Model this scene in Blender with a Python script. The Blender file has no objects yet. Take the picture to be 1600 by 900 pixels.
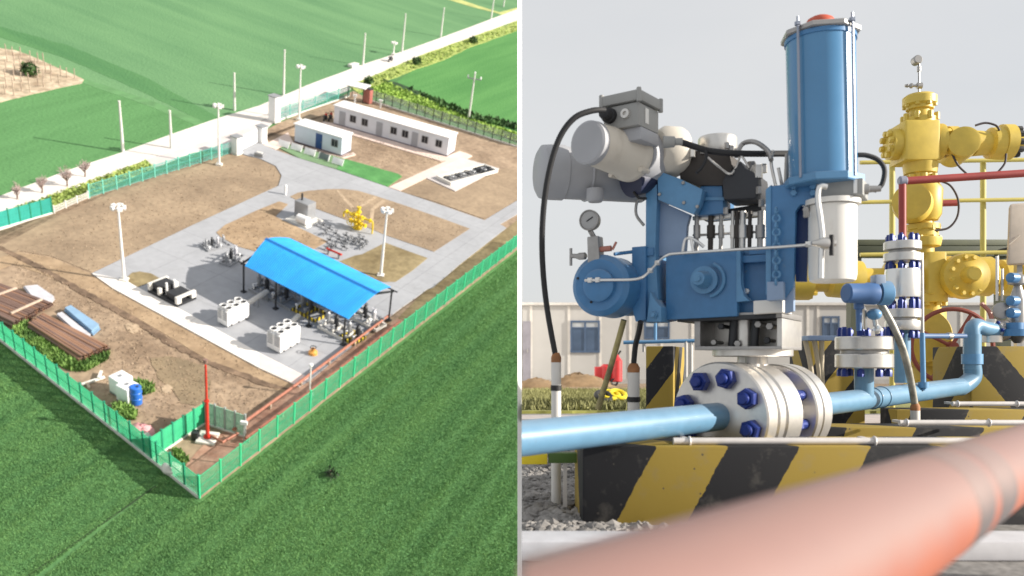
import bpy, bmesh, math, random
import numpy as np
from mathutils import Vector, Matrix
random.seed(7); rng = np.random.default_rng(7)
sc = bpy.context.scene
COL = sc.collection
PI = math.pi
# ------------------------------------------------------------------ camera
FPX, CX, CY = 1300.0, 800.0, 560.0          # focal length and horizon in pixels of a 1600x900 frame
cam_d = bpy.data.cameras.new('camera'); cam = bpy.data.objects.new('camera', cam_d); COL.objects.link(cam)
cam.location = (0, 0, 0); cam.rotation_euler = (PI/2, 0, 0)
cam_d.sensor_width = 36; cam_d.lens = 36*FPX/1600; cam_d.shift_y = (CY-450)/1600
cam_d.clip_start = .05; cam_d.clip_end = 5000
cam_d.dof.use_dof = True; cam_d.dof.focus_distance = 4.9; cam_d.dof.aperture_fstop = 2.7
sc.camera = cam
# ------------------------------------------------------------------ geometry of the two places
NRM = Vector((.171, -.529, .831)).normalized()   # the farmland lies on a long slope
D0 = 42.0
U0 = (Vector((1,0,0)) - NRM*NRM.x).normalized(); V0 = NRM.cross(U0)
def ray(x, y): return Vector(((x-CX)/FPX, 1.0, (CY-y)/FPX))
def G(x, y, h=0.0):
    d = ray(x, y); return d*((-D0+h)/d.dot(NRM))
def W(x, y, Y): return ray(x, y)*Y
def proj(p): return (CX+FPX*p[0]/p[1], CY-FPX*p[2]/p[1])
def hgt(b, ty):
    g = G(*b); lo, hi = 0.0, 40.0
    for _ in range(40):
        m = (lo+hi)/2
        if proj(g+NRM*m)[1] > ty: lo = m
        else: hi = m
    return lo
def LM(p, q=None, h=0.0):
    o = G(p[0], p[1], h)
    x = (G(*q)-G(*p)).normalized() if q else U0
    y = NRM.cross(x)
    m = Matrix((x, y, NRM)).transposed().to_4x4(); m.translation = o
    return m
def yaw_mat(o, x):
    x = Vector((x[0], x[1], 0)).normalized(); y = Vector((-x.y, x.x, 0))
    m = Matrix((x, y, Vector((0,0,1)))).transposed().to_4x4(); m.translation = Vector(o)
    return m
# ------------------------------------------------------------------ materials
MC = {}
def nn(nt, t, **k):
    n = nt.nodes.new(t)
    for a, b in k.items():
        if a in n.inputs.keys(): n.inputs[a].default_value = b
        else: setattr(n, a, b)
    return n
def c4(c, k=1.0): return (min(1,c[0]*k), min(1,c[1]*k), min(1,c[2]*k), 1)
def M(name, col, rough=.5, metal=0.0, var=.12, scale=4.0, bump=0.0, bscale=60.0, col2=None, coat=0.0, sx=(1,1,1), fine=0.0, fscale=80.0):
    if name in MC: return MC[name]
    m = bpy.data.materials.new(name); m.use_nodes = True; nt = m.node_tree; L = nt.links
    b = nt.nodes['Principled BSDF']
    tc = nn(nt, 'ShaderNodeTexCoord'); mp = nn(nt, 'ShaderNodeMapping'); mp.inputs['Scale'].default_value = sx
    L.new(tc.outputs['Object'], mp.inputs['Vector'])
    nz = nn(nt, 'ShaderNodeTexNoise', Scale=scale, Detail=6.0, Roughness=.6); L.new(mp.outputs[0], nz.inputs['Vector'])
    rp = nn(nt, 'ShaderNodeValToRGB'); e = rp.color_ramp.elements
    e[0].position = .32; e[1].position = .68
    e[0].color = c4(col, 1-var); e[1].color = c4(col2, 1) if col2 else c4(col, 1+var)
    L.new(nz.outputs['Fac'], rp.inputs[0])
    out = rp.outputs[0]
    if fine:
        n2 = nn(nt, 'ShaderNodeTexNoise', Scale=fscale, Detail=3.0); L.new(mp.outputs[0], n2.inputs['Vector'])
        mr = nn(nt, 'ShaderNodeMapRange'); mr.inputs['From Min'].default_value = .3; mr.inputs['From Max'].default_value = .7
        mr.inputs['To Min'].default_value = 1-fine; mr.inputs['To Max'].default_value = 1+fine
        L.new(n2.outputs['Fac'], mr.inputs['Value'])
        mx = nn(nt, 'ShaderNodeVectorMath', operation='SCALE'); L.new(out, mx.inputs[0]); L.new(mr.outputs[0], mx.inputs['Scale'])
        out = mx.outputs[0]
    L.new(out, b.inputs['Base Color'])
    b.inputs['Roughness'].default_value = rough; b.inputs['Metallic'].default_value = metal
    b.inputs['Coat Weight'].default_value = coat
    if metal < .5:
        r2 = nn(nt, 'ShaderNodeMapRange'); r2.inputs['To Min'].default_value = max(0, rough-.1); r2.inputs['To Max'].default_value = min(1, rough+.15)
        L.new(nz.outputs['Fac'], r2.inputs['Value']); L.new(r2.outputs[0], b.inputs['Roughness'])
    if bump:
        n3 = nn(nt, 'ShaderNodeTexNoise', Scale=bscale, Detail=4.0); L.new(mp.outputs[0], n3.inputs['Vector'])
        bp = nn(nt, 'ShaderNodeBump', Strength=bump); L.new(n3.outputs['Fac'], bp.inputs['Height']); L.new(bp.outputs[0], b.inputs['Normal'])
    MC[name] = m; return m
def stripe_mat(name, slant, period, phase, yellow, black, duty=.5):
    m = bpy.data.materials.new(name); m.use_nodes = True; nt = m.node_tree; L = nt.links
    b = nt.nodes['Principled BSDF']; b.inputs['Roughness'].default_value = .75
    tc = nn(nt, 'ShaderNodeTexCoord'); sp = nn(nt, 'ShaderNodeSeparateXYZ'); L.new(tc.outputs['Object'], sp.inputs[0])
    def mth(op, a, bb=None):
        n = nn(nt, 'ShaderNodeMath', operation=op)
        for i, v in enumerate((a, bb)):
            if v is None: continue
            if isinstance(v, (int, float)): n.inputs[i].default_value = v
            else: L.new(v, n.inputs[i])
        return n.outputs[0]
    wob = nn(nt, 'ShaderNodeTexNoise', Scale=18.0, Detail=6.0, Roughness=.7); L.new(tc.outputs['Object'], wob.inputs['Vector'])
    w = mth('MULTIPLY', mth('SUBTRACT', wob.outputs['Fac'], .5), period*.06)
    xy = mth('ADD', sp.outputs[0], sp.outputs[1])
    u = mth('ADD', mth('ADD', xy, mth('MULTIPLY', sp.outputs[2], slant)), w)
    f = mth('FRACT', mth('ADD', mth('DIVIDE', u, period), phase))
    t = mth('LESS_THAN', f, duty)
    nz = nn(nt, 'ShaderNodeTexNoise', Scale=9.0, Detail=8.0, Roughness=.65); L.new(tc.outputs['Object'], nz.inputs['Vector'])
    rp = nn(nt, 'ShaderNodeValToRGB'); rp.color_ramp.elements[0].position = .54; rp.color_ramp.elements[1].position = .74
    L.new(nz.outputs['Fac'], rp.inputs[0])
    mx = nn(nt, 'ShaderNodeMix', data_type='RGBA'); L.new(t, mx.inputs['Factor'])
    mx.inputs[6].default_value = c4(black); mx.inputs[7].default_value = c4(yellow)
    d = nn(nt, 'ShaderNodeMix', data_type='RGBA'); L.new(mth('MULTIPLY', rp.outputs[0], .38), d.inputs['Factor'])
    L.new(mx.outputs[2], d.inputs[6]); d.inputs[7].default_value = (.22,.2,.17,1)
    # small chips that show the concrete under the paint
    vo = nn(nt, 'ShaderNodeTexVoronoi', Scale=17.0); L.new(tc.outputs['Object'], vo.inputs['Vector'])
    ch = mth('LESS_THAN', vo.outputs['Distance'], .07)
    d2 = nn(nt, 'ShaderNodeMix', data_type='RGBA'); L.new(mth('MULTIPLY', ch, .8), d2.inputs['Factor']); L.new(d.outputs[2], d2.inputs[6]); d2.inputs[7].default_value = (.07,.06,.05,1)
    L.new(d2.outputs[2], b.inputs['Base Color'])
    bp = nn(nt, 'ShaderNodeBump', Strength=.25); n3 = nn(nt, 'ShaderNodeTexNoise', Scale=70.0, Detail=5.0); L.new(tc.outputs['Object'], n3.inputs['Vector'])
    L.new(n3.outputs['Fac'], bp.inputs['Height']); L.new(bp.outputs[0], b.inputs['Normal'])
    return m
def top_dust_glare(m, col, top=.88, lo=-.15, hi=.75):
    """pale upward faces: settled dust on blues, painted sky glare on orange pipe and bands"""
    nt = m.node_tree; L = nt.links; b = nt.nodes['Principled BSDF']; src = b.inputs['Base Color'].links[0].from_socket
    tc = nn(nt, 'ShaderNodeTexCoord'); sp = nn(nt, 'ShaderNodeSeparateXYZ'); L.new(tc.outputs['Normal'], sp.inputs[0])
    nz = nn(nt, 'ShaderNodeTexNoise', Scale=14.0, Detail=5.0); L.new(tc.outputs['Object'], nz.inputs['Vector'])
    ad = nn(nt, 'ShaderNodeMath', operation='MULTIPLY_ADD'); L.new(nz.outputs['Fac'], ad.inputs[0]); ad.inputs[1].default_value = .5; L.new(sp.outputs[2], ad.inputs[2])
    mr = nn(nt, 'ShaderNodeMapRange', interpolation_type='SMOOTHSTEP'); mr.inputs['From Min'].default_value = lo; mr.inputs['From Max'].default_value = hi; mr.inputs['To Max'].default_value = top
    L.new(ad.outputs[0], mr.inputs['Value']); mx = nn(nt, 'ShaderNodeMix', data_type='RGBA'); L.new(mr.outputs[0], mx.inputs['Factor'])
    L.new(src, mx.inputs[6]); mx.inputs[7].default_value = c4(col); L.new(mx.outputs[2], b.inputs['Base Color'])
def wear(m, col, scale=9.0, lo=.64, hi=.70, amt=.8, stretch=(1,1,.35), scale2=None):
    """ragged worn or stained spots (scratches, drips, grease)"""
    nt = m.node_tree; L = nt.links; b = nt.nodes['Principled BSDF']; src = b.inputs['Base Color'].links[0].from_socket
    tc = nn(nt, 'ShaderNodeTexCoord'); mp = nn(nt, 'ShaderNodeMapping'); mp.inputs['Scale'].default_value = stretch; L.new(tc.outputs['Object'], mp.inputs[0])
    nz = nn(nt, 'ShaderNodeTexNoise', Scale=scale, Detail=9.0, Roughness=.72); L.new(mp.outputs[0], nz.inputs['Vector'])
    mr = nn(nt, 'ShaderNodeMapRange'); mr.inputs['From Min'].default_value = lo; mr.inputs['From Max'].default_value = hi; mr.inputs['To Max'].default_value = amt
    L.new(nz.outputs['Fac'], mr.inputs['Value']); mx = nn(nt, 'ShaderNodeMix', data_type='RGBA'); L.new(mr.outputs[0], mx.inputs['Factor'])
    L.new(src, mx.inputs[6]); mx.inputs[7].default_value = c4(col); L.new(mx.outputs[2], b.inputs['Base Color'])
def joints(m, size, width, dark, off=0.0):
    """straight slab joints in a paved surface"""
    nt = m.node_tree; L = nt.links; b = nt.nodes['Principled BSDF']; src = b.inputs['Base Color'].links[0].from_socket
    tc = nn(nt, 'ShaderNodeTexCoord'); br = nn(nt, 'ShaderNodeTexBrick', Scale=1.0); br.offset = off; L.new(tc.outputs['Object'], br.inputs['Vector'])
    br.inputs['Brick Width'].default_value = size; br.inputs['Row Height'].default_value = size; br.inputs['Mortar Size'].default_value = width; br.inputs['Mortar Smooth'].default_value = .2
    br.inputs['Color1'].default_value = (1,1,1,1); br.inputs['Color2'].default_value = (.93,.93,.93,1); br.inputs['Mortar'].default_value = (dark,dark,dark,1)
    mx = nn(nt, 'ShaderNodeMix', data_type='RGBA', blend_type='MULTIPLY'); mx.inputs['Factor'].default_value = 1; L.new(src, mx.inputs[6]); L.new(br.outputs['Color'], mx.inputs[7]); L.new(mx.outputs[2], b.inputs['Base Color'])
# ------------------------------------------------------------------ mesh builder
class MB:
    def __init__(s): s.v = []; s.f = []
    def add(s, vs, fs):
        o = len(s.v); s.v += [Vector(x) for x in vs]; s.f += [[o+i for i in f] for f in fs]; return s
    def box(s, c, d, m=None):
        c = Vector(c); x, y, z = d[0]/2, d[1]/2, d[2]/2
        vs = [Vector((i*x, j*y, k*z)) for i in (-1,1) for j in (-1,1) for k in (-1,1)]
        vs = [(m @ p if m else p) + c for p in vs]
        return s.add(vs, [(0,1,3,2),(4,6,7,5),(0,4,5,1),(2,3,7,6),(0,2,6,4),(1,5,7,3)])
    def lohi(s, lo, hi): 
        lo, hi = Vector(lo), Vector(hi); return s.box((lo+hi)/2, hi-lo)
    def ring_frame(s, d):
        d = d.normalized(); a = Vector((0,0,1)) if abs(d.z) < .9 else Vector((1,0,0))
        x = d.cross(a).normalized(); return x, d.cross(x)
    def lathe(s, p, d, prof, seg=32, cap=True, ph=0.0):
        """prof: list of (t along d, radius)."""
        p, d = Vector(p), Vector(d).normalized(); x, y = s.ring_frame(d); o = len(s.v)
        for t, r in prof:
            for k in range(seg):
                a = 2*PI*k/seg+ph; s.v.append(p+d*t+(x*math.cos(a)+y*math.sin(a))*r)
        n = len(prof)
        for i in range(n-1):
            for k in range(seg):
                k2 = (k+1) % seg; s.f.append([o+i*seg+k, o+(i+1)*seg+k, o+(i+1)*seg+k2, o+i*seg+k2])
        if cap:
            s.f.append([o+k for k in range(seg)]); s.f.append([o+(n-1)*seg+k for k in reversed(range(seg))])
        return s
    def cyl(s, p, q, r, r2=None, seg=16, ph=0.0):
        p, q = Vector(p), Vector(q); return s.lathe(p, q-p, [(0,r),((q-p).length, r if r2 is None else r2)], seg, True, ph)
    def tube(s, pts, r, seg=10, smooth=6, rad=None):
        pts = [Vector(p) for p in pts]
        if smooth and len(pts) > 2:
            out = []; n = len(pts)
            for i in range(n-1):
                p0, p1, p2, p3 = pts[max(i-1,0)], pts[i], pts[i+1], pts[min(i+2,n-1)]
                for j in range(smooth):
                    t = j/smooth
                    out.append(.5*((2*p1)+(p2-p0)*t+(2*p0-5*p1+4*p2-p3)*t*t+(3*p1-p0-3*p2+p3)*t**3))
            out.append(pts[-1]); pts = out
        o = len(s.v); n = len(pts); x = None
        for i, p in enumerate(pts):
            d = (pts[min(i+1,n-1)]-pts[max(i-1,0)]).normalized()
            if x is None: x, _ = s.ring_frame(d)
            x = (x-d*x.dot(d)).normalized(); y = d.cross(x)
            rr = r if rad is None else rad(i/(n-1))
            for k in range(seg):
                a = 2*PI*k/seg; s.v.append(p+(x*math.cos(a)+y*math.sin(a))*rr)
        for i in range(n-1):
            for k in range(seg):
                k2 = (k+1) % seg; s.f.append([o+i*seg+k, o+i*seg+k2, o+(i+1)*seg+k2, o+(i+1)*seg+k])
        s.f.append([o+k for k in reversed(range(seg))]); s.f.append([o+(n-1)*seg+k for k in range(seg)])
        return s
    def torus(s, c, ax, R, r, seg=28, sg=8, a0=0.0, a1=2*PI):
        c, ax = Vector(c), Vector(ax).normalized(); x, y = s.ring_frame(ax); full = a1-a0 > 6.28
        o = len(s.v); n = seg if full else seg+1
        for i in range(n):
            a = a0+(a1-a0)*i/seg; e = x*math.cos(a)+y*math.sin(a)
            for k in range(sg):
                b = 2*PI*k/sg; s.v.append(c+e*(R+r*math.cos(b))+ax*(r*math.sin(b)))
        for i in range(seg):
            i2 = (i+1) % n
            for k in range(sg):
                k2 = (k+1) % sg; s.f.append([o+i*sg+k, o+i2*sg+k, o+i2*sg+k2, o+i*sg+k2])
        return s
    def prism(s, pts, ext):
        """closed outline pts (3D) extruded by the vector ext."""
        pts = [Vector(p) for p in pts]; n = len(pts); ext = Vector(ext); o = len(s.v)
        s.v += pts+[p+ext for p in pts]
        s.f.append([o+i for i in range(n)]); s.f.append([o+n+i for i in reversed(range(n))])
        for i in range(n):
            j = (i+1) % n; s.f.append([o+i, o+n+i, o+n+j, o+j])
        return s
    def ball(s, c, r, seg=16, rings=10, sc_=(1,1,1)):
        c = Vector(c); o = len(s.v)
        for i in range(1, rings):
            th = PI*i/rings
            for k in range(seg):
                a = 2*PI*k/seg; s.v.append(c+Vector((r*sc_[0]*math.sin(th)*math.cos(a), r*sc_[1]*math.sin(th)*math.sin(a), r*sc_[2]*math.cos(th))))
        t = len(s.v); s.v.append(c+Vector((0,0,r*sc_[2]))); s.v.append(c-Vector((0,0,r*sc_[2])))
        for i in range(rings-2):
            for k in range(seg):
                k2 = (k+1) % seg; s.f.append([o+i*seg+k, o+(i+1)*seg+k, o+(i+1)*seg+k2, o+i*seg+k2])
        for k in range(seg):
            k2 = (k+1) % seg; s.f.append([t, o+k, o+k2]); s.f.append([t+1, o+(rings-2)*seg+k2, o+(rings-2)*seg+k])
        return s
    def build(s, name, mat, parent=None, world=False, bevel=0.0, angle=35, smooth=True):
        vs = s.v
        if world and parent is not None:
            inv = PMAT[parent.name].inverted(); vs = [inv @ p for p in vs]
        me = bpy.data.meshes.new(name); me.from_pydata([tuple(p) for p in vs], [], s.f)
        bm = bmesh.new(); bm.from_mesh(me)
        bmesh.ops.recalc_face_normals(bm, faces=bm.faces)
        if bevel:
            ed = [e for e in bm.edges if len(e.link_faces) == 2 and e.calc_face_angle(0) > .6]
            bmesh.ops.bevel(bm, geom=ed, offset=bevel, segments=2, affect='EDGES', clamp_overlap=True, profile=.6)
        bm.to_mesh(me); bm.free()
        if smooth:
            me.polygons.foreach_set('use_smooth', [True]*len(me.polygons)); me.set_sharp_from_angle(angle=math.radians(angle))
        me.materials.append(mat)
        o = bpy.data.objects.new(name, me); COL.objects.link(o)
        if parent is not None: o.parent = parent
        return o
PMAT = {}
def tag(o, label=None, cat=None, group=None, kind=None):
    if label: o['label'] = label
    if cat: o['category'] = cat
    if group: o['group'] = group
    if kind: o['kind'] = kind
    return o
def thing(name, label, cat, mat, group=None):
    o = bpy.data.objects.new(name, None); COL.objects.link(o); o.empty_display_size = .2
    if not isinstance(mat, Matrix): mat = Matrix.Translation(Vector(mat))
    o.matrix_world = mat; PMAT[o.name] = mat.copy()
    return tag(o, label, cat, group)
def dup(root, mat, label=None, group=None):
    r = root.copy(); COL.objects.link(r); r.matrix_world = mat; PMAT[r.name] = mat.copy()
    if label: r['label'] = label
    if group: r['group'] = group
    for ch in list(root.children):
        c = ch.copy(); COL.objects.link(c); c.parent = r
        for g in list(ch.children):
            d = g.copy(); COL.objects.link(d); d.parent = c
    return r
def np_mesh(name, verts, faces_n, mat, k=3):
    """fast mesh of independent k-gons; verts (n*k,3)."""
    me = bpy.data.meshes.new(name); n = len(verts)
    me.vertices.add(n); me.vertices.foreach_set('co', np.asarray(verts, np.float32).ravel())
    me.loops.add(n); me.loops.foreach_set('vertex_index', np.arange(n, dtype=np.int32))
    me.polygons.add(n//k); me.polygons.foreach_set('loop_start', np.arange(0, n, k, dtype=np.int32))
    me.update(calc_edges=True); me.materials.append(mat)
    o = bpy.data.objects.new(name, me); COL.objects.link(o); return o
# ------------------------------------------------------------------ the farmland and the station seen from above (left of the white wall)
EDGE = 811.6
RA = LM((312,780), (808,387))     # frame along the front right fence
RB = LM((312,780), (0,531))       # frame along the front left fence
def sheet(name, pts, h, mat, frame=RA, kind='structure', label=None, wob=0.0, seg=0, seed=1):
    r = random.Random(seed); inv = frame.inverted()
    if wob:
        out = []; n = len(pts)
        for i in range(n):
            a, b = pts[i], pts[(i+1) % n]
            k = max(1, int(math.hypot(b[0]-a[0], b[1]-a[1])/seg))
            for j in range(k):
                t = j/k; x = a[0]+(b[0]-a[0])*t; y = a[1]+(b[1]-a[1])*t
                if a[0] < EDGE-.5 or b[0] < EDGE-.5:
                    if j: x += r.uniform(-wob, wob); y += r.uniform(-wob, wob)*.6
                out.append((min(x, EDGE), y))
        pts = out
    mb = MB(); mb.prism([inv @ G(x, y, h) for x, y in pts], Vector((0,0,-h-.06)))
    o = mb.build(name, mat, smooth=False); o.matrix_world = frame
    tag(o, label, None, None, kind); return o

def crop_mat(name, col, hi, rowdir, scale, streak, tram=None):
    m = bpy.data.materials.new(name); m.use_nodes = True; nt = m.node_tree; L = nt.links; b = nt.nodes['Principled BSDF']
    b.inputs['Roughness'].default_value = .85; b.inputs['Specular IOR Level'].default_value = .15
    tc = nn(nt, 'ShaderNodeTexCoord'); mp = nn(nt, 'ShaderNodeMapping'); mp.inputs['Scale'].default_value = streak; L.new(tc.outputs['Object'], mp.inputs[0])
    n1 = nn(nt, 'ShaderNodeTexNoise', Scale=scale, Detail=8.0, Roughness=.62); L.new(mp.outputs[0], n1.inputs['Vector'])
    n2 = nn(nt, 'ShaderNodeTexNoise', Scale=.035, Detail=3.0); L.new(tc.outputs['Object'], n2.inputs['Vector'])
    n3 = nn(nt, 'ShaderNodeTexNoise', Scale=2.2, Detail=4.0); L.new(tc.outputs['Object'], n3.inputs['Vector'])
    a = nn(nt, 'ShaderNodeMath', operation='MULTIPLY_ADD'); L.new(n1.outputs['Fac'], a.inputs[0]); a.inputs[1].default_value = .75
    a2 = nn(nt, 'ShaderNodeMath', operation='MULTIPLY_ADD'); L.new(n2.outputs['Fac'], a2.inputs[0]); a2.inputs[1].default_value = .35
    a3 = nn(nt, 'ShaderNodeMath', operation='MULTIPLY'); L.new(n3.outputs['Fac'], a3.inputs[0]); a3.inputs[1].default_value = .3
    L.new(a3.outputs[0], a2.inputs[2]); L.new(a2.outputs[0], a.inputs[2])
    rp = nn(nt, 'ShaderNodeValToRGB'); rp.color_ramp.elements[0].position = .45; rp.color_ramp.elements[1].position = .8
    rp.color_ramp.elements[0].color = c4(col); rp.color_ramp.elements[1].color = c4(hi); L.new(a.outputs[0], rp.inputs[0])
    L.new(rp.outputs[0], b.inputs['Base Color'])
    bp = nn(nt, 'ShaderNodeBump', Strength=.5, Distance=.2); L.new(n3.outputs['Fac'], bp.inputs['Height']); L.new(bp.outputs[0], b.inputs['Normal'])
    return m
crop_near = crop_mat('crop_near', (.05,.14,.05), (.10,.22,.08), 0, 1.0, (.03,.55,1))
crop_far = crop_mat('crop_far', (.075,.185,.085), (.14,.28,.13), 0, 1.0, (.010,.11,1))  # paler crop green, distance haze partly put into the colour
crop_mid = crop_mat('crop_mid', (.06,.19,.055), (.10,.26,.08), 0, 1.0, (.03,.4,1))
soil = M('soil', (.27,.19,.125), .95, var=.2, scale=.22, col2=(.37,.275,.19), fine=.22, fscale=1.6, bump=.4, bscale=2.5)
soil_brown = M('soil_brown', (.26,.19,.125), .95, var=.15, scale=.16, col2=(.34,.255,.17), fine=.14, fscale=2.2, bump=.3, bscale=2.5)
soil_orange = M('soil_orange', (.29,.20,.12), .95, var=.15, scale=.3, col2=(.40,.29,.185), fine=.15, fscale=2.0, bump=.3, bscale=2.5)
soil_olive = M('soil_olive', (.20,.15,.07), .95, var=.2, scale=.25, col2=(.30,.24,.13), fine=.15, fscale=2.0, bump=.3, bscale=2.5)
soil_dark = M('soil_dark', (.13,.085,.055), .95, var=.3, scale=.8, col2=(.24,.165,.11), fine=.2, fscale=3.0, bump=.4, bscale=3)
soil_pale = M('soil_pale', (.42,.32,.22), .95, var=.2, scale=.6, fine=.15, fscale=3.0)
wet_soil = M('wet_soil', (.225,.17,.105), .75, var=.2, scale=.4, fine=.1, fscale=3.0)
red_soil = M('red_soil', (.36,.19,.13), .9, var=.2, scale=.7, col2=(.46,.30,.22), fine=.2, fscale=3.0)
concrete = M('paving_concrete', (.345,.355,.38), .8, var=.07, scale=.15, fine=.05, fscale=1.5, bump=.1, bscale=8)
white_conc = M('pale_concrete', (.80,.76,.72), .8, var=.06, scale=.3, fine=.04, fscale=2)
pink_conc = M('pink_paving', (.66,.53,.47), .85, var=.08, scale=.4, fine=.05, fscale=3)
road_mat = M('road_concrete', (.68,.64,.60), .85, var=.07, scale=.1, fine=.06, fscale=.7)
apron_mat = M('apron_concrete', (.56,.52,.51), .85, var=.08, scale=.15, fine=.05, fscale=1)
grass_y = M('verge_grass', (.24,.34,.07), .9, var=.35, scale=.9, col2=(.44,.50,.14), fine=.3, fscale=4, bump=.6, bscale=3)
grass_g = M('ditch_grass', (.14,.27,.05), .9, var=.4, scale=.5, col2=(.36,.52,.10), fine=.3, fscale=3, bump=.6, bscale=3)
lawn_mat = M('lawn', (.06,.23,.06), .9, var=.15, scale=.5, col2=(.10,.30,.09), fine=.15, fscale=5, bump=.3, bscale=6)
lawn_dull = M('lawn_strip', (.15,.25,.13), .9, var=.15, scale=.5, fine=.15, fscale=5)
wear(concrete, (.22,.22,.23), .35, .56, .75, .45, (1,1,1)); joints(concrete, 5.0, .035, .72)
wear(road_mat, (.50,.46,.42), .25, .55, .75, .5, (1,1,1)); joints(road_mat, 6.0, .04, .8)
wear(white_conc, (.55,.50,.46), .5, .56, .75, .5, (1,1,1)); joints(white_conc, 4.0, .04, .75)
# fields
sheet('field', [(-150,-70),(EDGE,-70),(EDGE,980),(-150,980)], 0.0, crop_near, RA, label='dark green crop field around the fenced station')
sheet('far_field', [(-150,-70),(EDGE,-70),(EDGE,16),(683,62),(557,105),(405,166),(228,226),(0,310),(-150,368)], .03, crop_far, LM((0,45),(330,190)), label='pale green crop field beyond the white road', wob=1.0, seg=25)
sheet('side_field', [(575,158),(660,100),(EDGE,38),(EDGE,215),(738,180),(640,150)], .035, crop_mid, RA, label='bright green field between the road and the back fence')
sheet('field_strip', [(-20,36),(110,72),(230,122),(350,188),(338,200),(215,140),(100,90),(-20,52)], .05, crop_mat('crop_strip', (.055,.16,.065), (.09,.22,.085), 0, 1.0, (.03,.2,1)), LM((0,45),(330,190)), label='darker green strip crossing the pale field', wob=1.0, seg=12)
sheet('cut_field', [(-150,205),(0,158),(130,128),(150,132),(330,205),(228,228),(0,312),(-150,370)], .045, crop_mat('crop_low', (.07,.18,.065), (.105,.25,.095), 0, 1.0, (.03,.3,1)), LM((0,160),(130,128)), label='green field between the bare plot and the road', wob=.8, seg=25)
sheet('field_path', [(118,120),(135,124),(250,162),(345,200),(330,205),(225,163),(130,130)], .06, M('path_grass',(.10,.24,.09),.9,var=.2,scale=.5), RA, label='narrow grass path dividing the fields', wob=.8, seg=15)
sheet('bare_plot', [(-150,48),(-40,68),(22,78),(60,92),(100,110),(131,124),(128,130),(60,145),(0,160),(-150,205)], .08, M('plot_soil',(.36,.26,.17),.95,var=.25,scale=.35,col2=(.62,.52,.38),fine=.3,fscale=1.2), RA, label='pale bare plot with rows of stakes', wob=1.0, seg=15)
sheet('far_track', [(705,-6),(745,8),(780,19),(800,14),(EDGE,11),(EDGE,15),(787,24),(775,20),(735,10),(690,-4)], .08, M('track',(.42,.45,.16),.9,var=.25,scale=.4), RA, label='narrow yellowish track in the far fields')
# road, verges and ditches
sheet('road', [(-150,372),(0,306),(100,268),(190,238),(228,224),(330,188),(405,165),(480,133),(557,104),(620,83),(683,61),(785,23),(EDGE,13),(EDGE,30),(720,63),(658,85),(600,110),(544,133),(470,160),(405,190),(365,206),(228,248),(152,280),(0,331),(-150,395)], .12, road_mat, RA, label='white concrete road crossing the fields', wob=.5, seg=22)
sheet('road_shoulder', [(228,249),(365,207),(405,191),(470,161),(544,134),(548,139),(470,172),(428,190),(412,205),(365,240),(330,232),(300,238),(240,262)], .10, apron_mat, RA, label='grey pink shoulder between road and station gate')
sheet('verge', [(-150,396),(0,332),(152,281),(228,250),(240,262),(140,303),(100,318),(0,350),(-150,420)], .09, grass_y, RA, label='yellow green grass verge beside the road', wob=1.2, seg=10)
sheet('ditch', [(545,134),(600,111),(658,86),(720,64),(EDGE,31),(EDGE,46),(740,72),(690,95),(640,112),(600,128),(575,140),(560,145)], .09, grass_y, RA, label='yellow grass ditch along the road', wob=1.4, seg=10)
sheet('ditch_bank', [(560,140),(600,127),(640,140),(690,165),(740,185),(EDGE,208),(EDGE,222),(740,198),(680,182),(630,160),(590,152)], .08, grass_g, RA, label='bright grass bank outside the back fence', wob=1.5, seg=10)
sheet('drainage_ditch', [(598,122),(640,136),(690,157),(740,178),(EDGE,194),(EDGE,202),(740,186),(690,166),(636,146),(600,130)], .10, M('ditch_green',(.018,.055,.014),.95,var=.4,scale=.5,fine=.3,fscale=2), RA, label='dark overgrown drainage ditch behind the back fence', wob=1.3, seg=9)
# station ground
sheet('station_ground', [(-150,440),(0,360),(60,342),(140,306),(240,275),(362,236),(412,205),(440,190),(552,142),(575,154),(700,196),(EDGE,228),(EDGE,386),(560,584),(312,778),(180,672),(0,531),(-150,415)], .12, soil, RA, label='bare brown earth of the fenced station', wob=.6, seg=14)
sheet('soil_bed', [(-60,424),(0,385),(60,352),(150,312),(240,281),(362,243),(390,245),(405,247),(430,259),(439,273),(435,289),(300,352),(143,425),(80,400),(30,392)], .16, soil_brown, RA, label='large bare soil bed with a rounded end beside the road')
sheet('soil_bank', [(-80,425),(30,394),(80,402),(143,428),(177,451),(300,520),(405,575),(468,604),(440,612),(330,565),(220,500),(120,447),(20,412),(-80,455)], .15, soil_orange, RA, label='strip of orange earth along the paved yard', wob=.8, seg=12)
sheet('trench', [(-60,388),(0,384),(60,412),(122,447),(215,497),(270,532),(326,562),(370,578),(420,598),(452,606),(448,610),(412,603),(362,584),(318,567),(262,538),(205,502),(116,453),(55,419),(0,391),(-60,396)], .17, soil_dark, RA, label='dark narrow trench across the bare earth', wob=2.0, seg=5)
sheet('damp_patch', [(235,560),(262,556),(290,562),(318,572),(330,596),(328,622),(306,634),(284,630),(268,606),(246,590)], .155, wet_soil, RA, label='damp olive patch of earth near the red stack', wob=1.5, seg=10)
sheet('sand_patch', [(195,507),(205,504),(218,508),(216,518),(207,521),(198,516)], .16, soil_pale, RA, label='small pale sandy patch near the trench', wob=1.0, seg=5)
sheet('sand_patch', [(252,604),(262,600),(270,606),(266,615),(254,614)], .16, soil_pale, RA, label='small pale sandy patch near the white boxes', wob=1.0, seg=5)
sheet('pipe_corridor', [(322,690),(380,660),(470,600),(500,575),(622,498),(640,505),(520,592),(420,672),(345,735),(320,760),(285,735),(300,715)], .15, red_soil, RA, label='reddish earth strip under the brown pipes', wob=1.2, seg=10)
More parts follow.
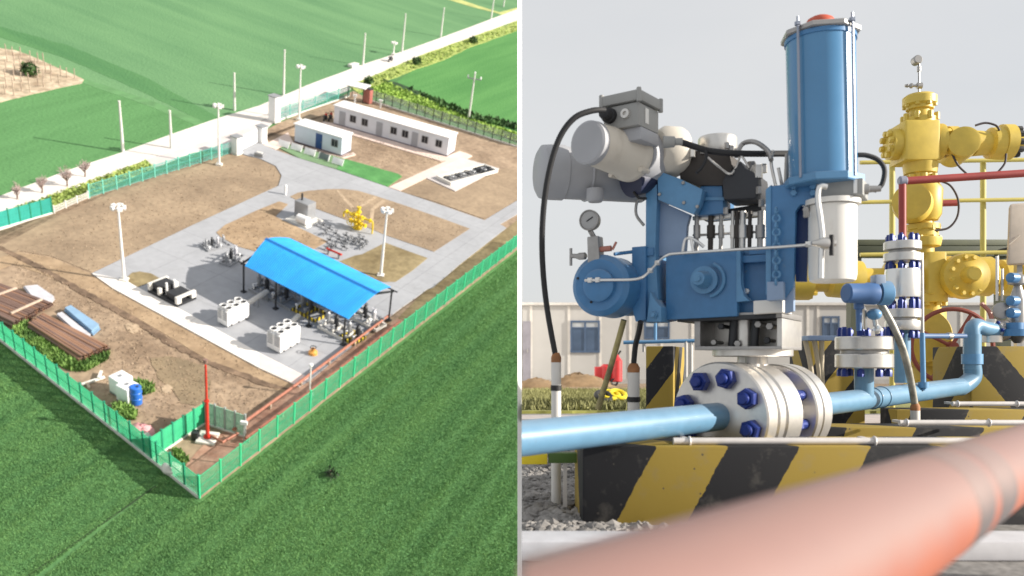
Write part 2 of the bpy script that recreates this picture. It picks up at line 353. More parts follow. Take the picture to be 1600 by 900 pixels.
sheet('side_verge', [(622,497),(668,450),(720,408),(791,357),(EDGE,342),(EDGE,382),(720,446),(640,504)], .15, soil_olive, RA, label='olive verge between the paved yard and green fence', wob=1.0, seg=12)
sheet('yard_paving', [(143,427),(300,352),(435,290),(440,274),(431,259),(405,247),(388,243),(370,237),(369,228),(408,212),(412,226),(430,234),(470,248),(520,263),(600,290),(622,298),(680,317),(757,344),(785,327),(EDGE,311),(EDGE,332),(781,350),(791,356),(720,411),(676,449),(668,451),(623,483),(560,532),(484,594),(468,603),(405,574),(177,450)], .24, concrete, RA, label='grey paved yard of the station')
sheet('yard_edge', [(143,426.5),(197,437),(218,450),(291,488),(405,551),(483,590.5),(468,603.6),(405,574.6),(177,450.6)], .255, white_conc, RA, label='bright white concrete strip along the yard edge')
sheet('yard_edge', [(405,552),(483,591),(468,603),(405,573.5)], .262, M('pink_edge',(.72,.56,.52),.8,var=.06,scale=.4,fine=.05,fscale=2), RA, label='pale pink end of the white concrete strip')
isl = dict(wob=.25, seg=6)
sheet('soil_bed', [(201,440),(200,432),(206,426),(218,424),(236,427),(250,435),(232,442),(215,448)], .28, soil_olive, RA, label='small soil bed at the yard corner')
sheet('soil_bed', [(338,363),(352,351),(400,329),(436,314.5),(450,319),(430,338),(470,357),(512,377),(490,389),(470,400),(440,405),(405,394),(372,385),(345,370)], .28, soil_orange, RA, label='soil bed with a rounded end behind the blue canopy')
sheet('soil_bed', [(453,307),(465,301),(481,298),(510,295.5),(537,295),(560,298),(587,306),(633,321),(690,341),(734,357),(678,393),(640,380),(602,367),(575,355),(540,343),(500,328),(470,316)], .28, soil_brown, RA, label='long soil bed behind the yellow wellhead')
sheet('soil_bed', [(520,412),(555,399),(566,397),(602,379),(640,393),(668,403),(645,422),(618,440),(580,440)], .28, soil_olive, RA, label='soil bed at the right end of the canopy')
sheet('worn_track', [(524,297),(529,297),(553,323),(549,326)], .295, soil_pale, RA, label='worn pale track left of the wellhead', wob=.5, seg=5)
sheet('worn_track', [(584,307),(589,308),(566,323),(562,321)], .295, soil_pale, RA, label='worn pale track right of the wellhead', wob=.5, seg=5)
sheet('worn_track', [(597,312),(604,314),(585,327),(583,350),(577,349),(579,326)], .30, soil_pale, RA, label='bent worn pale track near the lamp pole', wob=.5, seg=5)
sheet('lawn', [(537,247.5),(575,258),(622,271.5),(628,275),(605,291),(526,264)], .26, lawn_mat, RA, label='bright green lawn beside the small container')
sheet('lawn_strip', [(437,231),(450,225),(500,238),(536.6,247.3),(525.6,263.8),(470,247.5)], .26, lawn_dull, RA, label='dull green strip under the white boards')
sheet('brick_path', [(607.5,292),(726,238),(738,243),(625,298)], .265, pink_conc, RA, label='pink paved path from the yard to the long container')
sheet('brick_path', [(505,190),(519,192),(697,244.5),(718,236),(727,238.5),(700,251),(688,251),(530,205),(500,197)], .26, pink_conc, RA, label='pink paved path along the long container')
sheet('brick_path', [(412,226),(450,207),(458,222),(530,247),(552,238),(556,241),(536,247),(500,238),(450,225),(430,233)], .257, pink_conc, RA, label='pink paved path around the small container')
sheet('brick_path', [(497,196),(505,190),(480,204),(470,203)], .262, pink_conc, RA, label='short pink path between the two containers')
sheet('tank_pad', [(660,275),(721,246),(780,263),(711,298)], .27, apron_mat, RA, label='grey concrete pad around the open tank')
sheet('soil_bed', [(625,299),(660,277),(711,300),(790,262),(EDGE,268),(EDGE,310),(757,342),(680,315)], .2, soil_brown, RA, label='bare soil beside the open concrete tank')

# crop plants standing in the near field (nobody could count them)
def in_poly(px, py, poly):
    inside = np.zeros(len(px), bool); n = len(poly); j = n-1
    for i in range(n):
        xi, yi = poly[i]; xj, yj = poly[j]
        c = ((yi > py) != (yj > py)) & (px < (xj-xi)*(py-yi)/(yj-yi+1e-9)+xi)
        inside ^= c; j = i
    return inside
def scatter(name, poly, n, hmin, hmax, wmin, wmax, mat, label, h0=0.0, hole=None, seed=3, quad=False, clump=0, rows=False):
    r = np.random.default_rng(seed); nm = np.array(NRM); u = np.array(U0); v = np.array(V0)
    xs = [p[0] for p in poly]; ys = [p[1] for p in poly]
    X = r.uniform(min(xs), max(xs), n*4); Y = r.uniform(min(ys), max(ys), n*4)
    d = np.stack([(X-CX)/FPX, np.ones_like(X), (CY-Y)/FPX], 1); t = -D0/(d@nm)
    k = in_poly(X, Y, poly) & (X < EDGE-.4)
    if hole: k &= ~in_poly(X, Y, hole)
    wgt = (t/t.max())**3; k &= r.uniform(0, 1, len(X)) < wgt*1.3+.15
    P = (d*((-D0+h0)/(d@nm))[:, None])[k][:n]
    m = len(P)
    if clump:
        P = P + (r.normal(0, clump, m)[:,None]*u + r.normal(0, clump, m)[:,None]*v)
    a = r.uniform(0, 2*PI, m); e = np.cos(a)[:,None]*u+np.sin(a)[:,None]*v
    w = r.uniform(wmin, wmax, m)[:,None]; hh = r.uniform(hmin, hmax, m)[:,None]
    if rows:
        ra = np.array(RA.inverted()); yl = P@ra[1,:3]+ra[1,3]; xl = P@ra[0,:3]+ra[0,3]; k1 = np.interp(yl, np.arange(-200,200,.45), r.uniform(0,1,889)[:len(np.arange(-200,200,.45))]); k2 = .5+.5*np.sin(yl*2*PI/2.6+.15*np.sin(xl*.2))
        hh = hh*(.6+.5*k1+.16*k2)[:,None]
    lean = (r.normal(0, .35, m)[:,None]*u+r.normal(0, .35, m)[:,None]*v)*hh
    T = np.stack([P-e*w, P+e*w, P+lean+hh*nm], 1).reshape(-1, 3)
    X2 = T[:,0]-.0112*T[:,1]; ok = (X2.reshape(-1,3) < 0).all(1); T = T.reshape(-1,3,3)[ok].reshape(-1,3)
    ra = np.array(RA.inverted()); T = T@ra[:3,:3].T+ra[:3,3]
    o = np_mesh(name, T, 3, mat); o.matrix_world = RA; tag(o, label, None, None, 'stuff'); return o
def leaf_mat(name, a, b, sc_=.5):
    m = M(name, a, .8, var=.35, scale=sc_, col2=b); return m
station = [(-150,400),(0,340),(150,300),(560,140),(811,215),(811,392),(560,592),(312,784),(0,537),(-150,420)]
crop_leaf = crop_mat('crop_leaf', (.078,.21,.085), (.17,.33,.115), 0, 1.0, (.022,.5,1))
scatter('crop_plants', [(-10,520),(0,536),(180,678),(312,786),(560,592),(EDGE,392),(EDGE,915),(-10,915)], 360000, .05, .115, .016, .042, crop_leaf, 'leafy green crop standing in the near field', hole=[(24,925),(243,757.2),(245,759),(37,925)], rows=True)
TRK = [(20,914),(243,757.5),(246,760),(30,914)]
sheet('tractor_track', [(30,908),(243,758),(245,759.5),(34,908)], .03, M('track_green',(.02,.05,.015),.95), RA, label='thin dark tractor line through the near field', wob=.5, seg=12)
scatter('verge_weeds', [(-10,338),(0,333),(228,251),(240,262),(100,318),(0,350),(-10,353)], 2200, .08, .3, .1, .25, leaf_mat('weed_yellow',(.25,.38,.08),(.46,.54,.16)), 'tufts of yellow green weeds on the road verge', .1)
scatter('ditch_weeds', [(548,135),(600,112),(658,88),(720,66),(EDGE,34),(EDGE,46),(740,70),(690,93),(640,110),(575,140)], 2200, .1, .35, .15, .4, leaf_mat('weed_yellow2',(.25,.38,.08),(.46,.56,.16)), 'tufts of yellow weeds along the roadside ditch', .1, seed=5)
scatter('bank_weeds', [(565,142),(605,128),(690,166),(740,187),(EDGE,209),(EDGE,223),(740,199),(680,183),(620,160)], 2600, .12, .45, .15, .4, leaf_mat('weed_bright',(.20,.36,.06),(.42,.60,.12)), 'bright green weeds behind the back fence', .1, seed=6)
scatter('ditch_shrubs', [(640,138),(690,158),(740,178),(EDGE,195),(EDGE,204),(740,188),(690,168)], 900, .2, .8, .3, .6, leaf_mat('weed_dark',(.03,.08,.025),(.09,.2,.05)), 'dark bushes filling the drainage ditch', .1, seed=8)
scatter('yard_weeds', [(18,503),(40,505),(62,528),(100,555),(128,566),(152,552),(172,548),(168,562),(135,580),(110,580),(70,560),(40,535),(22,520)], 2600, .15, .55, .08, .22, leaf_mat('weed_mid',(.10,.22,.05),(.26,.42,.10)), 'green weeds growing around the pipe stacks', .14, seed=9)
scatter('yard_weeds', [(203,598),(215,596),(238,601),(240,612),(222,618),(205,607)], 450, .2, .6, .1, .25, leaf_mat('weed_mid',(.05,.14,.025),(.17,.31,.06)), 'green weeds behind the blue drum', .14, seed=10)
scatter('yard_weeds', [(178,632),(198,634),(212,645),(210,656),(192,656),(178,645)], 500, .2, .6, .1, .25, leaf_mat('weed_mid',(.05,.14,.025),(.17,.31,.06)), 'green weeds in front of the white plastic boxes', .14, seed=11)
scatter('yard_weeds', [(270,702),(282,704),(294,720),(288,728),(275,720)], 300, .15, .4, .1, .2, leaf_mat('weed_mid',(.05,.14,.025),(.17,.31,.06)), 'green weeds in the front corner of the fence', .14, seed=12)

clod = M('clods', (.28,.20,.135), .95, var=.3, scale=.9, col2=(.46,.36,.26))
for lb, pl, n, sd in [('scattered clods of earth on the large soil bed', [(20,392),(150,316),(240,284),(390,248),(430,262),(434,288),(300,350),(143,424)], 1300, 31), ('scattered clods and stones on the bare earth by the pipe stacks', [(20,398),(120,452),(220,505),(330,572),(440,614),(340,690),(250,690),(180,660),(150,600),(160,530),(90,480),(20,440)], 2600, 32),
        ('scattered clods of earth behind the canopy', [(345,362),(400,331),(436,317),(430,338),(505,377),(440,400),(375,384)], 450, 33), ('scattered clods of earth behind the wellhead', [(458,307),(540,297),(590,309),(728,356),(678,390),(602,365),(500,326)], 650, 34), ('scattered clods of earth around the container huts', [(560,212),(690,247),(640,272),(556,250)], 700, 35), ('scattered clods of earth along the strip beside the yard', [(30,400),(143,430),(300,522),(460,603),(440,608),(220,498)], 700, 36)]:
    scatter('earth_clods', pl, n, .03, .10, .04, .13, clod, lb, .17 if sd in (31,32,36) else .285, seed=sd)
# ------------------------------------------------------------------ things on the station ground
green = M('fence_green', (.055,.47,.24), .5, var=.12, scale=1.5)
green_d = M('fence_green_dark', (.015,.22,.13), .5, var=.12, scale=1.5)
teal = M('fence_teal', (.10,.42,.36), .5, var=.15, scale=1.5)
fgrey = M('fence_grey', (.30,.33,.32), .6, var=.15)
fdark = M('fence_dark', (.05,.06,.06), .6, var=.15)
white = M('white_paint', (.80,.80,.80), .5, var=.04, scale=2)
offwhite = M('off_white_paint', (.68,.66,.62), .55, var=.08, scale=2)
lampw = M('lamp_white', (.75,.74,.72), .4, var=.05)
conc_pole = M('pole_concrete', (.62,.62,.58), .8, var=.08, scale=3)
darkm = M('dark_metal', (.035,.037,.042), .5, .3, var=.2)
greym = M('grey_metal', (.33,.34,.36), .45, .4, var=.1)
glassd = M('dark_glass', (.02,.025,.035), .12, var=.1)
bluedoor = M('blue_door', (.02,.07,.22), .4, var=.1)
greydoor = M('grey_door', (.34,.35,.38), .5, var=.05)
roofblue = M('roof_blue', (.012,.31,.80), .42, var=.13, scale=.5, sx=(1.2,.25,1), fine=.05, fscale=5)
wear(roofblue, (.03,.24,.58), 1.6, .52, .72, .5, (1.5,.12,1)); joints(roofblue, 3.1, .02, .8)
ridgeblue = M('ridge_blue', (.008,.17,.52), .5, var=.06)
yellowp = M('yellow_paint_small', (.72,.52,.02), .5, var=.1)
redp = M('red_paint', (.55,.035,.02), .45, var=.12)
orangep = M('orange_paint', (.62,.16,.05), .5, var=.12)
rust = M('rusty_pipe', (.14,.085,.07), .75, var=.35, scale=.6, col2=(.27,.17,.135), sx=(.15,2,2))
rust2 = M('rusty_pipe_pale', (.24,.115,.07), .75, var=.3, scale=.6, col2=(.38,.22,.14), sx=(.15,2,2))
wood = M('timber', (.48,.38,.30), .8, var=.2)
sheetblue = M('sheet_blue', (.26,.42,.60), .4, .2, var=.1, scale=1)
sheetgrey = M('sheet_grey', (.58,.58,.62), .5, .2, var=.1, scale=1)
drumblue = M('drum_blue', (.02,.14,.55), .4, var=.08)
pinkc = M('pink_cloth', (.68,.33,.34), .85, var=.15, scale=3)
hazard = stripe_mat('hazard_small', 0.0, .5, 0, (.60,.45,.03), (.02,.02,.022))

def fence(name, label, p, q, bays, h, mp, mw, nw=22, group=None, rails=3, ww=.055, depth=.04, plinth=True, skip=()):
    m = LM(p, q); t = thing(name, label, 'fence', m, group)
    Lg = (G(*q)-G(*p)).length; b = Lg/bays
    post = MB().box((0,0,h/2+.04), (.11,.11,h+.08)); post.box((0,0,h+.1), (.14,.14,.05))
    panel = MB()
    for i in range(nw):
        x = (i+.5)*b/nw; panel.box((x,0,h/2+.05), (ww,.03,h-.18))
    for k in range(rails):
        z = .14+(h-.2)*k/(rails-1); panel.box((b/2,.032,z), (b-.13,.034,.05))
    po = pa = None
    for i in range(bays+1):
        if po is None: o = po = post.build('post', mp, t)
        else: o = po.copy(); COL.objects.link(o); o.parent = t
        o.location = (i*b, 0, .1)
        if i < bays and i not in skip:
            if pa is None: o = pa = panel.build('mesh_panel', mw, t, smooth=False)
            else: o = pa.copy(); COL.objects.link(o); o.parent = t
            o.location = (i*b, 0, .1)
    if plinth:
        MB().box((Lg/2, 0, .12), (Lg, .2, .28)).build('plinth', offwhite, t)
    return t
fence('perimeter_fence', 'long bright green mesh fence along the front right side of the station', (312,780), (809.5,386.5), 26, 1.95, M('post_green',(.05,.55,.26),.45,var=.1), green, 17, ww=.04, plinth=False)
fence('perimeter_fence', 'green mesh fence on the front left side beside the pipe stacks', (311,778.5), (-22,514), 18, 1.95, green_d, green, 15, ww=.036)
fence('inner_fence', 'short green mesh fence closing off the red stack corner', (237,720), (319,664.5), 5, 2.0, green_d, green, 18, ww=.045)
fence('inner_fence', 'pale see-through mesh fence behind the red stack', (321,664), (383,685), 4, 2.1, fgrey, M('mesh_pale',(.30,.52,.40),.5,var=.1), 15, ww=.035)
fence('road_fence', 'dark teal fence at the left edge beside the verge', (-20,365), (82,335), 6, 1.8, green_d, M('fence_teal_dark',(.03,.33,.27),.5,var=.15), 20, ww=.07)
fence('road_fence', 'low whitish fence panel next to the dark teal fence', (85,335), (138,312), 3, .8, offwhite, offwhite, 10, ww=.06, plinth=False)
fence('road_fence', 'pale teal fence along the soil bed and road', (140,311), (362,241), 12, 1.6, M('post_teal',(.16,.55,.45),.5,var=.1), teal, 13, ww=.04, plinth=False)
fence('road_fence', 'pale teal fence behind the small container', (432,190), (545,152), 6, 1.8, teal, teal, 16, ww=.05)
fence('back_fence', 'grey fence with dark posts along the back field', (575,158), (809.5,231.5), 18, 1.9, fdark, fgrey, 12, ww=.04)

# lamp poles
def lamp_pole(label, base, topy):
    h = hgt(base, topy); t = thing('lamp_pole', label, 'lamp pole', LM(base), 'tall white floodlight poles of the station')
    MB().box((0,0,.15), (.7,.7,.5)).build('base_block', offwhite, t)
    MB().lathe((0,0,.3), (0,0,1), [(0,.16),(h-.6,.09)], 12).build('shaft', lampw, t)
    hd = MB().torus((0,0,h-.1), (0,0,1), .5, .06, 20, 6); hd.cyl((0,0,h-.5),(0,0,h+.25), .1); hd.cyl((-.5,0,h-.1),(.5,0,h-.1),.04,seg=8); hd.cyl((0,-.5,h-.1),(0,.5,h-.1),.04,seg=8)
    hd.build('lamp_ring', lampw, t)
    for k in range(5):
        a = 2*PI*k/5+.3; c = Vector((.55*math.cos(a), .55*math.sin(a), h-.12))
        MB().box(c, (.42,.2,.34), Matrix.Rotation(a+PI/2,3,'Z')).build('floodlight', lampw, t, bevel=.02)
    return t
lamp_pole('white floodlight pole at the yard corner by the small soil bed', (194.5,441), 322)
lamp_pole('white floodlight pole in front of the right end of the blue canopy', (594.5,434), 327)
lamp_pole('white floodlight pole in the big soil bed beside the gate', (342.5,260), 164)
lamp_pole('white floodlight pole behind the small white container', (467,189), 103)
lamp_pole('white floodlight pole standing at the far field edge beside the white road', (614.5,86.5), 66)
# bare concrete poles along the road
def conc(label, base, topy, cross=False):
    h = hgt(base, topy); t = thing('concrete_pole', label, 'utility pole', LM(base), 'concrete poles along the road')
    MB().lathe((0,0,0), (0,0,1), [(0,.20),(h,.12)], 12).build('shaft', conc_pole, t)
    if cross:
        MB().box((0,0,h-.75), (2.3,.14,.14)).build('crossarm', greym, t)
        for x in (-1.05, 0, 1.05):
            z = h-.68 if x else h
            MB().lathe((x,0,z), (0,0,1), [(0,.07),(.1,.15),(.18,.09),(.3,.14),(.42,.06)], 10).build('insulator', white, t)
    else:
        MB().cyl((0,0,h-.02),(0,0,h+.12),.15).build('pole_cap', offwhite, t)
    return t
for lb, b, ty in [('bare concrete pole, first from the left, standing before the dark field', (192.5,238), 159), ('short bare concrete pole just right of the first one', (268,233), 174),
        ('bare concrete pole beside the road above the gate lamp', (366.5,173), 115), ('bare concrete pole just left of the lamp behind the small container', (443,149), 79),
        ('bare concrete pole beside the road where the ditch begins', (567,103), 53), ('tall bare concrete pole right of the ditch start', (628,82), 22),
        ('bare concrete pole on the upper part of the road', (688.5,58), 13), ('bare concrete pole near the far track cut by the top edge', (767,31), -8), ('farthest bare concrete pole in the top right corner', (786.5,11), -22)]:
    conc(lb, b, ty)
conc('leaning grey utility pole with a crossarm behind the back fence', (732,186), 116, True)

# windows and doors on container huts
def container(label, p, q, depth, h, wins, doors, doormat, wall, panel=None):
    m = LM(p, q, .26); L_ = (G(*q)-G(*p)).length; t = thing('container_hut', label, 'container hut', m)
    MB().lohi((0,0,.12),(L_,depth,h)).build('wall', wall, t, bevel=.03)
    MB().lohi((-.05,-.05,0),(L_+.05,depth+.05,.12)).build('base_frame', M('hut_base',(.12,.10,.13),.6), t)
    r = MB().lohi((-.14,-.16,h),(L_+.14,depth+.14,h+.13)); r.build('roof', white, t, bevel=.02)
    for k in range(1, int(L_/5.8)+1):
        x = L_*k/(int(L_/5.8)+1); MB().lohi((x-.03,-.012,.14),(x+.03,0,h-.02)).build('joint_strip', offwhite, t)
    for f in wins:
        x = f*L_; w = MB(); w.lohi((x-.52,-.05,1.0),(x+.52,.0,1.06)); w.lohi((x-.52,-.05,2.02),(x+.52,0,2.08)); w.lohi((x-.52,-.05,1.06),(x-.46,0,2.02)); w.lohi((x+.46,-.05,1.06),(x+.52,0,2.02)); w.lohi((x-.025,-.045,1.06),(x+.025,0,2.02))
        w = w.build('window', greym, t); MB().lohi((x-.46,-.022,1.06),(x+.46,-.004,2.02)).build('pane', glassd, w)
    for f in doors:
        x = f*L_; d = MB().lohi((x-.5,-.06,.12),(x+.5,-.003,2.2)).build('door', doormat, t, bevel=.01)
        MB().box((x+.36,-.09,1.1),(.05,.06,.2)).build('handle', greym, d)
    return t
hutw = M('hut_wall', (.66,.68,.73), .5, var=.05, scale=.5)
hut = container('long white container hut with six windows and a flat roof', (521,193), (697,244), 3.0, 2.75, [.11+.06,.275,.53,.63,.80,.92][0:6], [.075,.405,.715], greydoor, hutw)
hut2 = container('short white container hut with a dark blue door beside the green strip', (460,221.5), (532.5,243.5), 2.7, 2.55, [.85], [.52], bluedoor, M('hut_wall_blue',(.58,.65,.74),.5,var=.05,scale=.5))
# gate
def pillar(label, b, ty, w=.8):
    h = hgt(b, ty); t = thing('gate_pillar', label, 'gate pillar', LM(b, (b[0]+30,b[1]-9), .1), 'white pillars of the station gate')
    MB().lohi((-w/2,-w/2,0),(w/2,w/2,h-.12)).build('shaft', white, t, bevel=.03); MB().lohi((-w/2-.12,-w/2-.12,h-.12),(w/2+.12,w/2+.12,h)).build('cap', greym, t)
    MB().lohi((-w/2-.06,-w/2-.06,0),(w/2+.06,w/2+.06,.3)).build('plinth', offwhite, t); return t
pillar('white gate pillar on the left of the station gate', (370,240.5), 212, 1.0)
pillar('white gate pillar on the right of the station gate', (409,223), 196, 1.0)
pillar('tall white pillar standing alone beside the road', (428.5,190), 149, 1.2)
t = thing('sliding_gate', 'white sliding gate between the two gate pillars', 'gate', LM((374,237),(406,221),.25))
Lg = (G(406,221)-G(374,237)).length; h = hgt((390,229),207)
g = MB().lohi((0,-.05,.1),(Lg,.05,.22)); g.lohi((0,-.05,h-.15),(Lg,.05,h)); g.build('gate_frame', white, t)
g = MB()
for k in range(14): g.lohi((Lg*(k+.1)/14,-.03,.22),(Lg*(k+.75)/14,.03,h-.15))
g.build('gate_slats', white, t)
for k in (0.15,.85): MB().cyl((Lg*k,-.04,.0),(Lg*k,.04,.0),.12).build('wheel', darkm, t)
# white boards in a row
for i, (x, y) in enumerate([(443,229.5),(463,235),(484,242),(506,249.5),(527.5,257)]):
    t = thing('display_board', ['leftmost white board on the green strip','white board second from the left on the green strip','white board in the middle of the green strip','dark faced board with white ends on the green strip','rightmost white board next to the bright lawn'][i], 'display board', LM((x-8,y-2.4),(x+8,y+2.4),.26), 'white boards in front of the small container')
    w = (G(x+8,y+2.4)-G(x-8,y-2.4)).length
    b = MB().box((w/2,0,.45),(w,.08,.85),Matrix.Rotation(-.5,3,'X')).build('panel', M('board_dark',(.12,.16,.15),.4) if i == 3 else white, t, bevel=.015)
    fr = MB().box((.03,0.02,.45),(.1,.12,.95),Matrix.Rotation(-.5,3,'X')); fr.box((w-.03,.02,.45),(.1,.12,.95),Matrix.Rotation(-.5,3,'X')); fr.build('panel_frame', white, t)
    for xx in (.2, w-.2): MB().cyl((xx,0,0),(xx,0,.45),.04,seg=8).build('leg', greym, t)
# open tank
a, b, c = (681,279), (704,290), (757,262)
m = LM(a, b, .3); w = (G(*b)-G(*a)).length; ln = (G(*c)-G(*b)).length
t = thing('open_tank', 'low rectangular concrete tank with dark machinery inside', 'tank', m)
for lo, hi in [((0,0,0),(w,.25,.45)),((0,ln-.25,0),(w,ln,.45)),((0,.25,0),(.25,ln-.25,.45)),((w-.25,.25,0),(w,ln-.25,.45))]: MB().lohi(lo,hi).build('tank_wall', offwhite, t, bevel=.02)
MB().lohi((.25,.25,0),(w-.25,ln-.25,.06)).build('tank_floor', M('tank_floor',(.27,.27,.28),.7), t)
r = random.Random(4)
for k in range(9):
    y = .8+k*(ln-1.6)/8; q = MB().torus((w/2+r.uniform(-.3,.3), y, .5), (0,0,1), .38, .07, 16, 6); q.cyl((w/2-.6,y,.3),(w/2+.6,y,.3),.09,seg=8); q.cyl((w/2,y,.06),(w/2,y,.6),.07,seg=8)
    q.build('pipe_fitting', greym if k % 2 else darkm, t)
MB().lohi((.4,ln-2.6,.06),(w-.4,ln-.5,.4)).build('pump_block', darkm, t, bevel=.03)
# blue canopy
def canopy():
    FR = G(549,496,3.55); BR = G(616.5,445,3.55); FLc = G(377.5,417,3.55); BL = G(446,374.5,3.55)
    m = LM((378,452),(546,541),.24); t = thing('canopy', 'open sided canopy with a bright blue corrugated gable roof', 'canopy', m); inv = m.inverted()
    fr, br, fl, bl = [inv @ p for p in (FR, BR, FLc, BL)]
    x0, x1 = (fl.x+bl.x)/2-.45, (fr.x+br.x)/2+.5; y0, y1 = (fl.y+fr.y)/2, (bl.y+br.y)/2
    zr = 4.45; ez = 3.3; ym = y0+(y1-y0)*.52; n = 60
    for nm, ya, yb in (('roof_slope', y0, ym), ('roof_slope', y1, ym)):
        mb = MB(); sk0 = (fl.x-x0) if ya == y0 else (bl.x-x0); sk1 = (fr.x-x1) if ya == y0 else (br.x-x1)
        rows = []
        for j in range(7):
            f = j/6; yy = ya+(yb-ya)*f; zz = ez+(zr-ez)*(1-(1-f)**1.35)
            rows.append([(x0+sk0*(1-f)+(x1-x0+(sk1-sk0)*(1-f))*i/(n*4), yy, zz+(.035 if i % 4 in (1,2) else 0)) for i in range(n*4+1)])
        top = [v for rw in rows for v in rw]; N = n*4+1; low = [(v[0],v[1],v[2]-.06) for v in top]; k = len(top)
        fs = []
        for j in range(6):
            for i in range(N-1):
                q = (j*N+i, j*N+i+1, (j+1)*N+i+1, (j+1)*N+i); fs.append(q); fs.append(tuple(reversed([a+k for a in q])))
        mb.add(top+low, fs)
        for j in (0, 6):
            mb.f += [[j*N+i, j*N+i+1, k+j*N+i+1, k+j*N+i] for i in range(N-1)]
        for i in (0, N-1):
            mb.f += [[j*N+i, (j+1)*N+i, k+(j+1)*N+i, k+j*N+i] for j in range(6)]
        mb.build(nm, roofblue, t, angle=12)
    rc = MB(); rc.prism([(x0,ym-.28,zr-.03),(x0,ym,zr+.12),(x0,ym+.28,zr-.03)],(x1-x0,0,0)); rc.build('ridge_cap', ridgeblue, t)
    ps = [(x, y) for x in np.linspace(x0+.6, x1-.6, 4) for y in (y0+.5, y1-.5)]
    for x, y in ps:
        pt = MB().cyl((x,y,0),(x,y,ez+.1),.09,seg=10); pt.lohi((x-.22,y-.22,0),(x+.22,y+.22,.12)); pt.build('post', darkm, t)
    for x in np.linspace(x0+.6, x1-.6, 4):
        MB().prism([(x-.05,y0+.2,ez-.08),(x-.05,ym,zr-.25),(x-.05,y1-.2,ez-.08),(x-.05,y1-.2,ez-.26),(x-.05,ym,zr-.5),(x-.05,y0+.2,ez-.26)],(.1,0,0)).build('rafter', darkm, t)
    for f in (.04,.35,.65,.96):
        yy = y0+(y1-y0)*f; zz = ez+(zr-ez)*(1-abs(f-.52)/.52)-.14; MB().lohi((x0+.1,yy-.05,zz-.1),(x1-.1,yy+.05,zz)).build('purlin', darkm, t)
    edge = MB()
    for xx in (x0, x1):
        pass
    return t, (x0,x1,y0,y1)
t = thing('crop_clump', 'small dark clump of plants standing alone in the near field', 'plant', LM((516,743),None,0))
r_ = np.random.default_rng(4); T_ = (r_.normal(0,.28,(70,1,3))*np.array([1,1,.6])+np.array([0,0,.35])+r_.normal(0,.12,(70,3,3))).reshape(-1,3); o = np_mesh('leaves', T_, 3, leaf_mat('clump_leaf',(.008,.02,.008),(.02,.045,.015))); o.parent = t
MB().cyl((0,0,0),(0,0,.5),.03,seg=8).build('stem', M('bark',(.20,.14,.11),.9), t)
can, cb = canopy()
CM = PMAT[can.name]
# skids with vessels under and beside the canopy
def skid(label, m, L_, w, kind=0, cat='equipment skid'):
    t = thing('pipe_skid', label, cat, m, 'pipe skids of the station'); r = random.Random(int(L_*100)+kind)
    b = MB()
    for y in (0, w-.15): b.lohi((0,y,0),(L_,y+.15,.28))
    for x in (0, L_/2-.07, L_-.15): b.lohi((x,.15,0.02),(x+.15,w-.15,.26))
    b.build('base_frame', [offwhite, hazard, greym][kind % 3], t)
    for k in range(max(2, int(L_/1.1))):
        x = .45+k*1.05
        if x > L_-.3: break
        v = MB().lathe((x,w*.5,.28),(0,0,1),[(0,.10),(.15,.10),(.25,.22),(1.2,.22),(1.35,.1),(1.5,.1)],14); v.torus((x,w*.5,1.8),(0,0,1),.2,.03,16,6); v.cyl((x,w*.5,1.5),(x,w*.5,1.8),.03,seg=8)
        v.build('vessel', [greym, darkm, sheetgrey][k % 3], t)
        p = MB().tube([(x,w*.5,.75),(x,.25,.75),(x,.25,.3)],.07,8,0); p.cyl((x,.16,.75),(x,.34,.75),.14,seg=12); p.build('pipe', [white, greym][k % 2], t)
    p = MB().cyl((.1,w*.75,.9),(L_-.1,w*.75,.9),.1,seg=10)
    for x in np.arange(.4,L_-.2,.9): p.cyl((x-.05,w*.75,.9),(x+.05,w*.75,.9),.19,seg=12); p.cyl((x,w*.75,.26),(x,w*.75,.9),.05,seg=8)
    p.build('header_pipe', greym, t); return t
def at_can(x, y, z=0.0, rot=0.0): return CM @ Matrix.Translation((x,y,z)) @ Matrix.Rotation(rot,4,'Z')
x0, x1, y0, y1 = cb; wx = x1-x0
skid('pipe skid on a white base under the right end of the canopy', at_can(x0+wx*.70, y0+.9), 3.0, 1.8, 0)
skid('pipe skid on a striped base next to the right canopy post', at_can(x0+wx*.88, y0+1.0), 1.8, 1.8, 1)
skid('pipe skid on a striped base under the middle of the canopy', at_can(x0+wx*.43, y0+1.4), 3.0, 1.9, 4)
skid('grey pipe skid under the left half of the canopy', at_can(x0+wx*.22, y0+1.2), 3.0, 1.9, 2)
skid('grey pipe skid at the back of the canopy', at_can(x0+wx*.45, y0+4.6), 4.0, 1.6, 5)
skid('dark pipe skid under the far left end of the canopy', at_can(x0+wx*.05, y0+1.0), 2.6, 1.9, 5)
skid('long grey pipe skid along the back left of the canopy', at_can(x0+wx*.10, y0+4.4), 4.0, 1.7, 8)
skid('pipe skid on a white base at the back right of the canopy', at_can(x0+wx*.74, y0+4.4), 3.6, 1.6, 3)
skid('grey pipe rack standing left of the canopy', LM((360,418),(383,402),.24) @ Matrix.Scale(.8,4), 3.6, 1.6, 8)
skid('low grey pipe skid on the yard behind the canopy shadow', LM((325,394),(352,388),.24) @ Matrix.Scale(.62,4), 4.4, 2.6, 2)
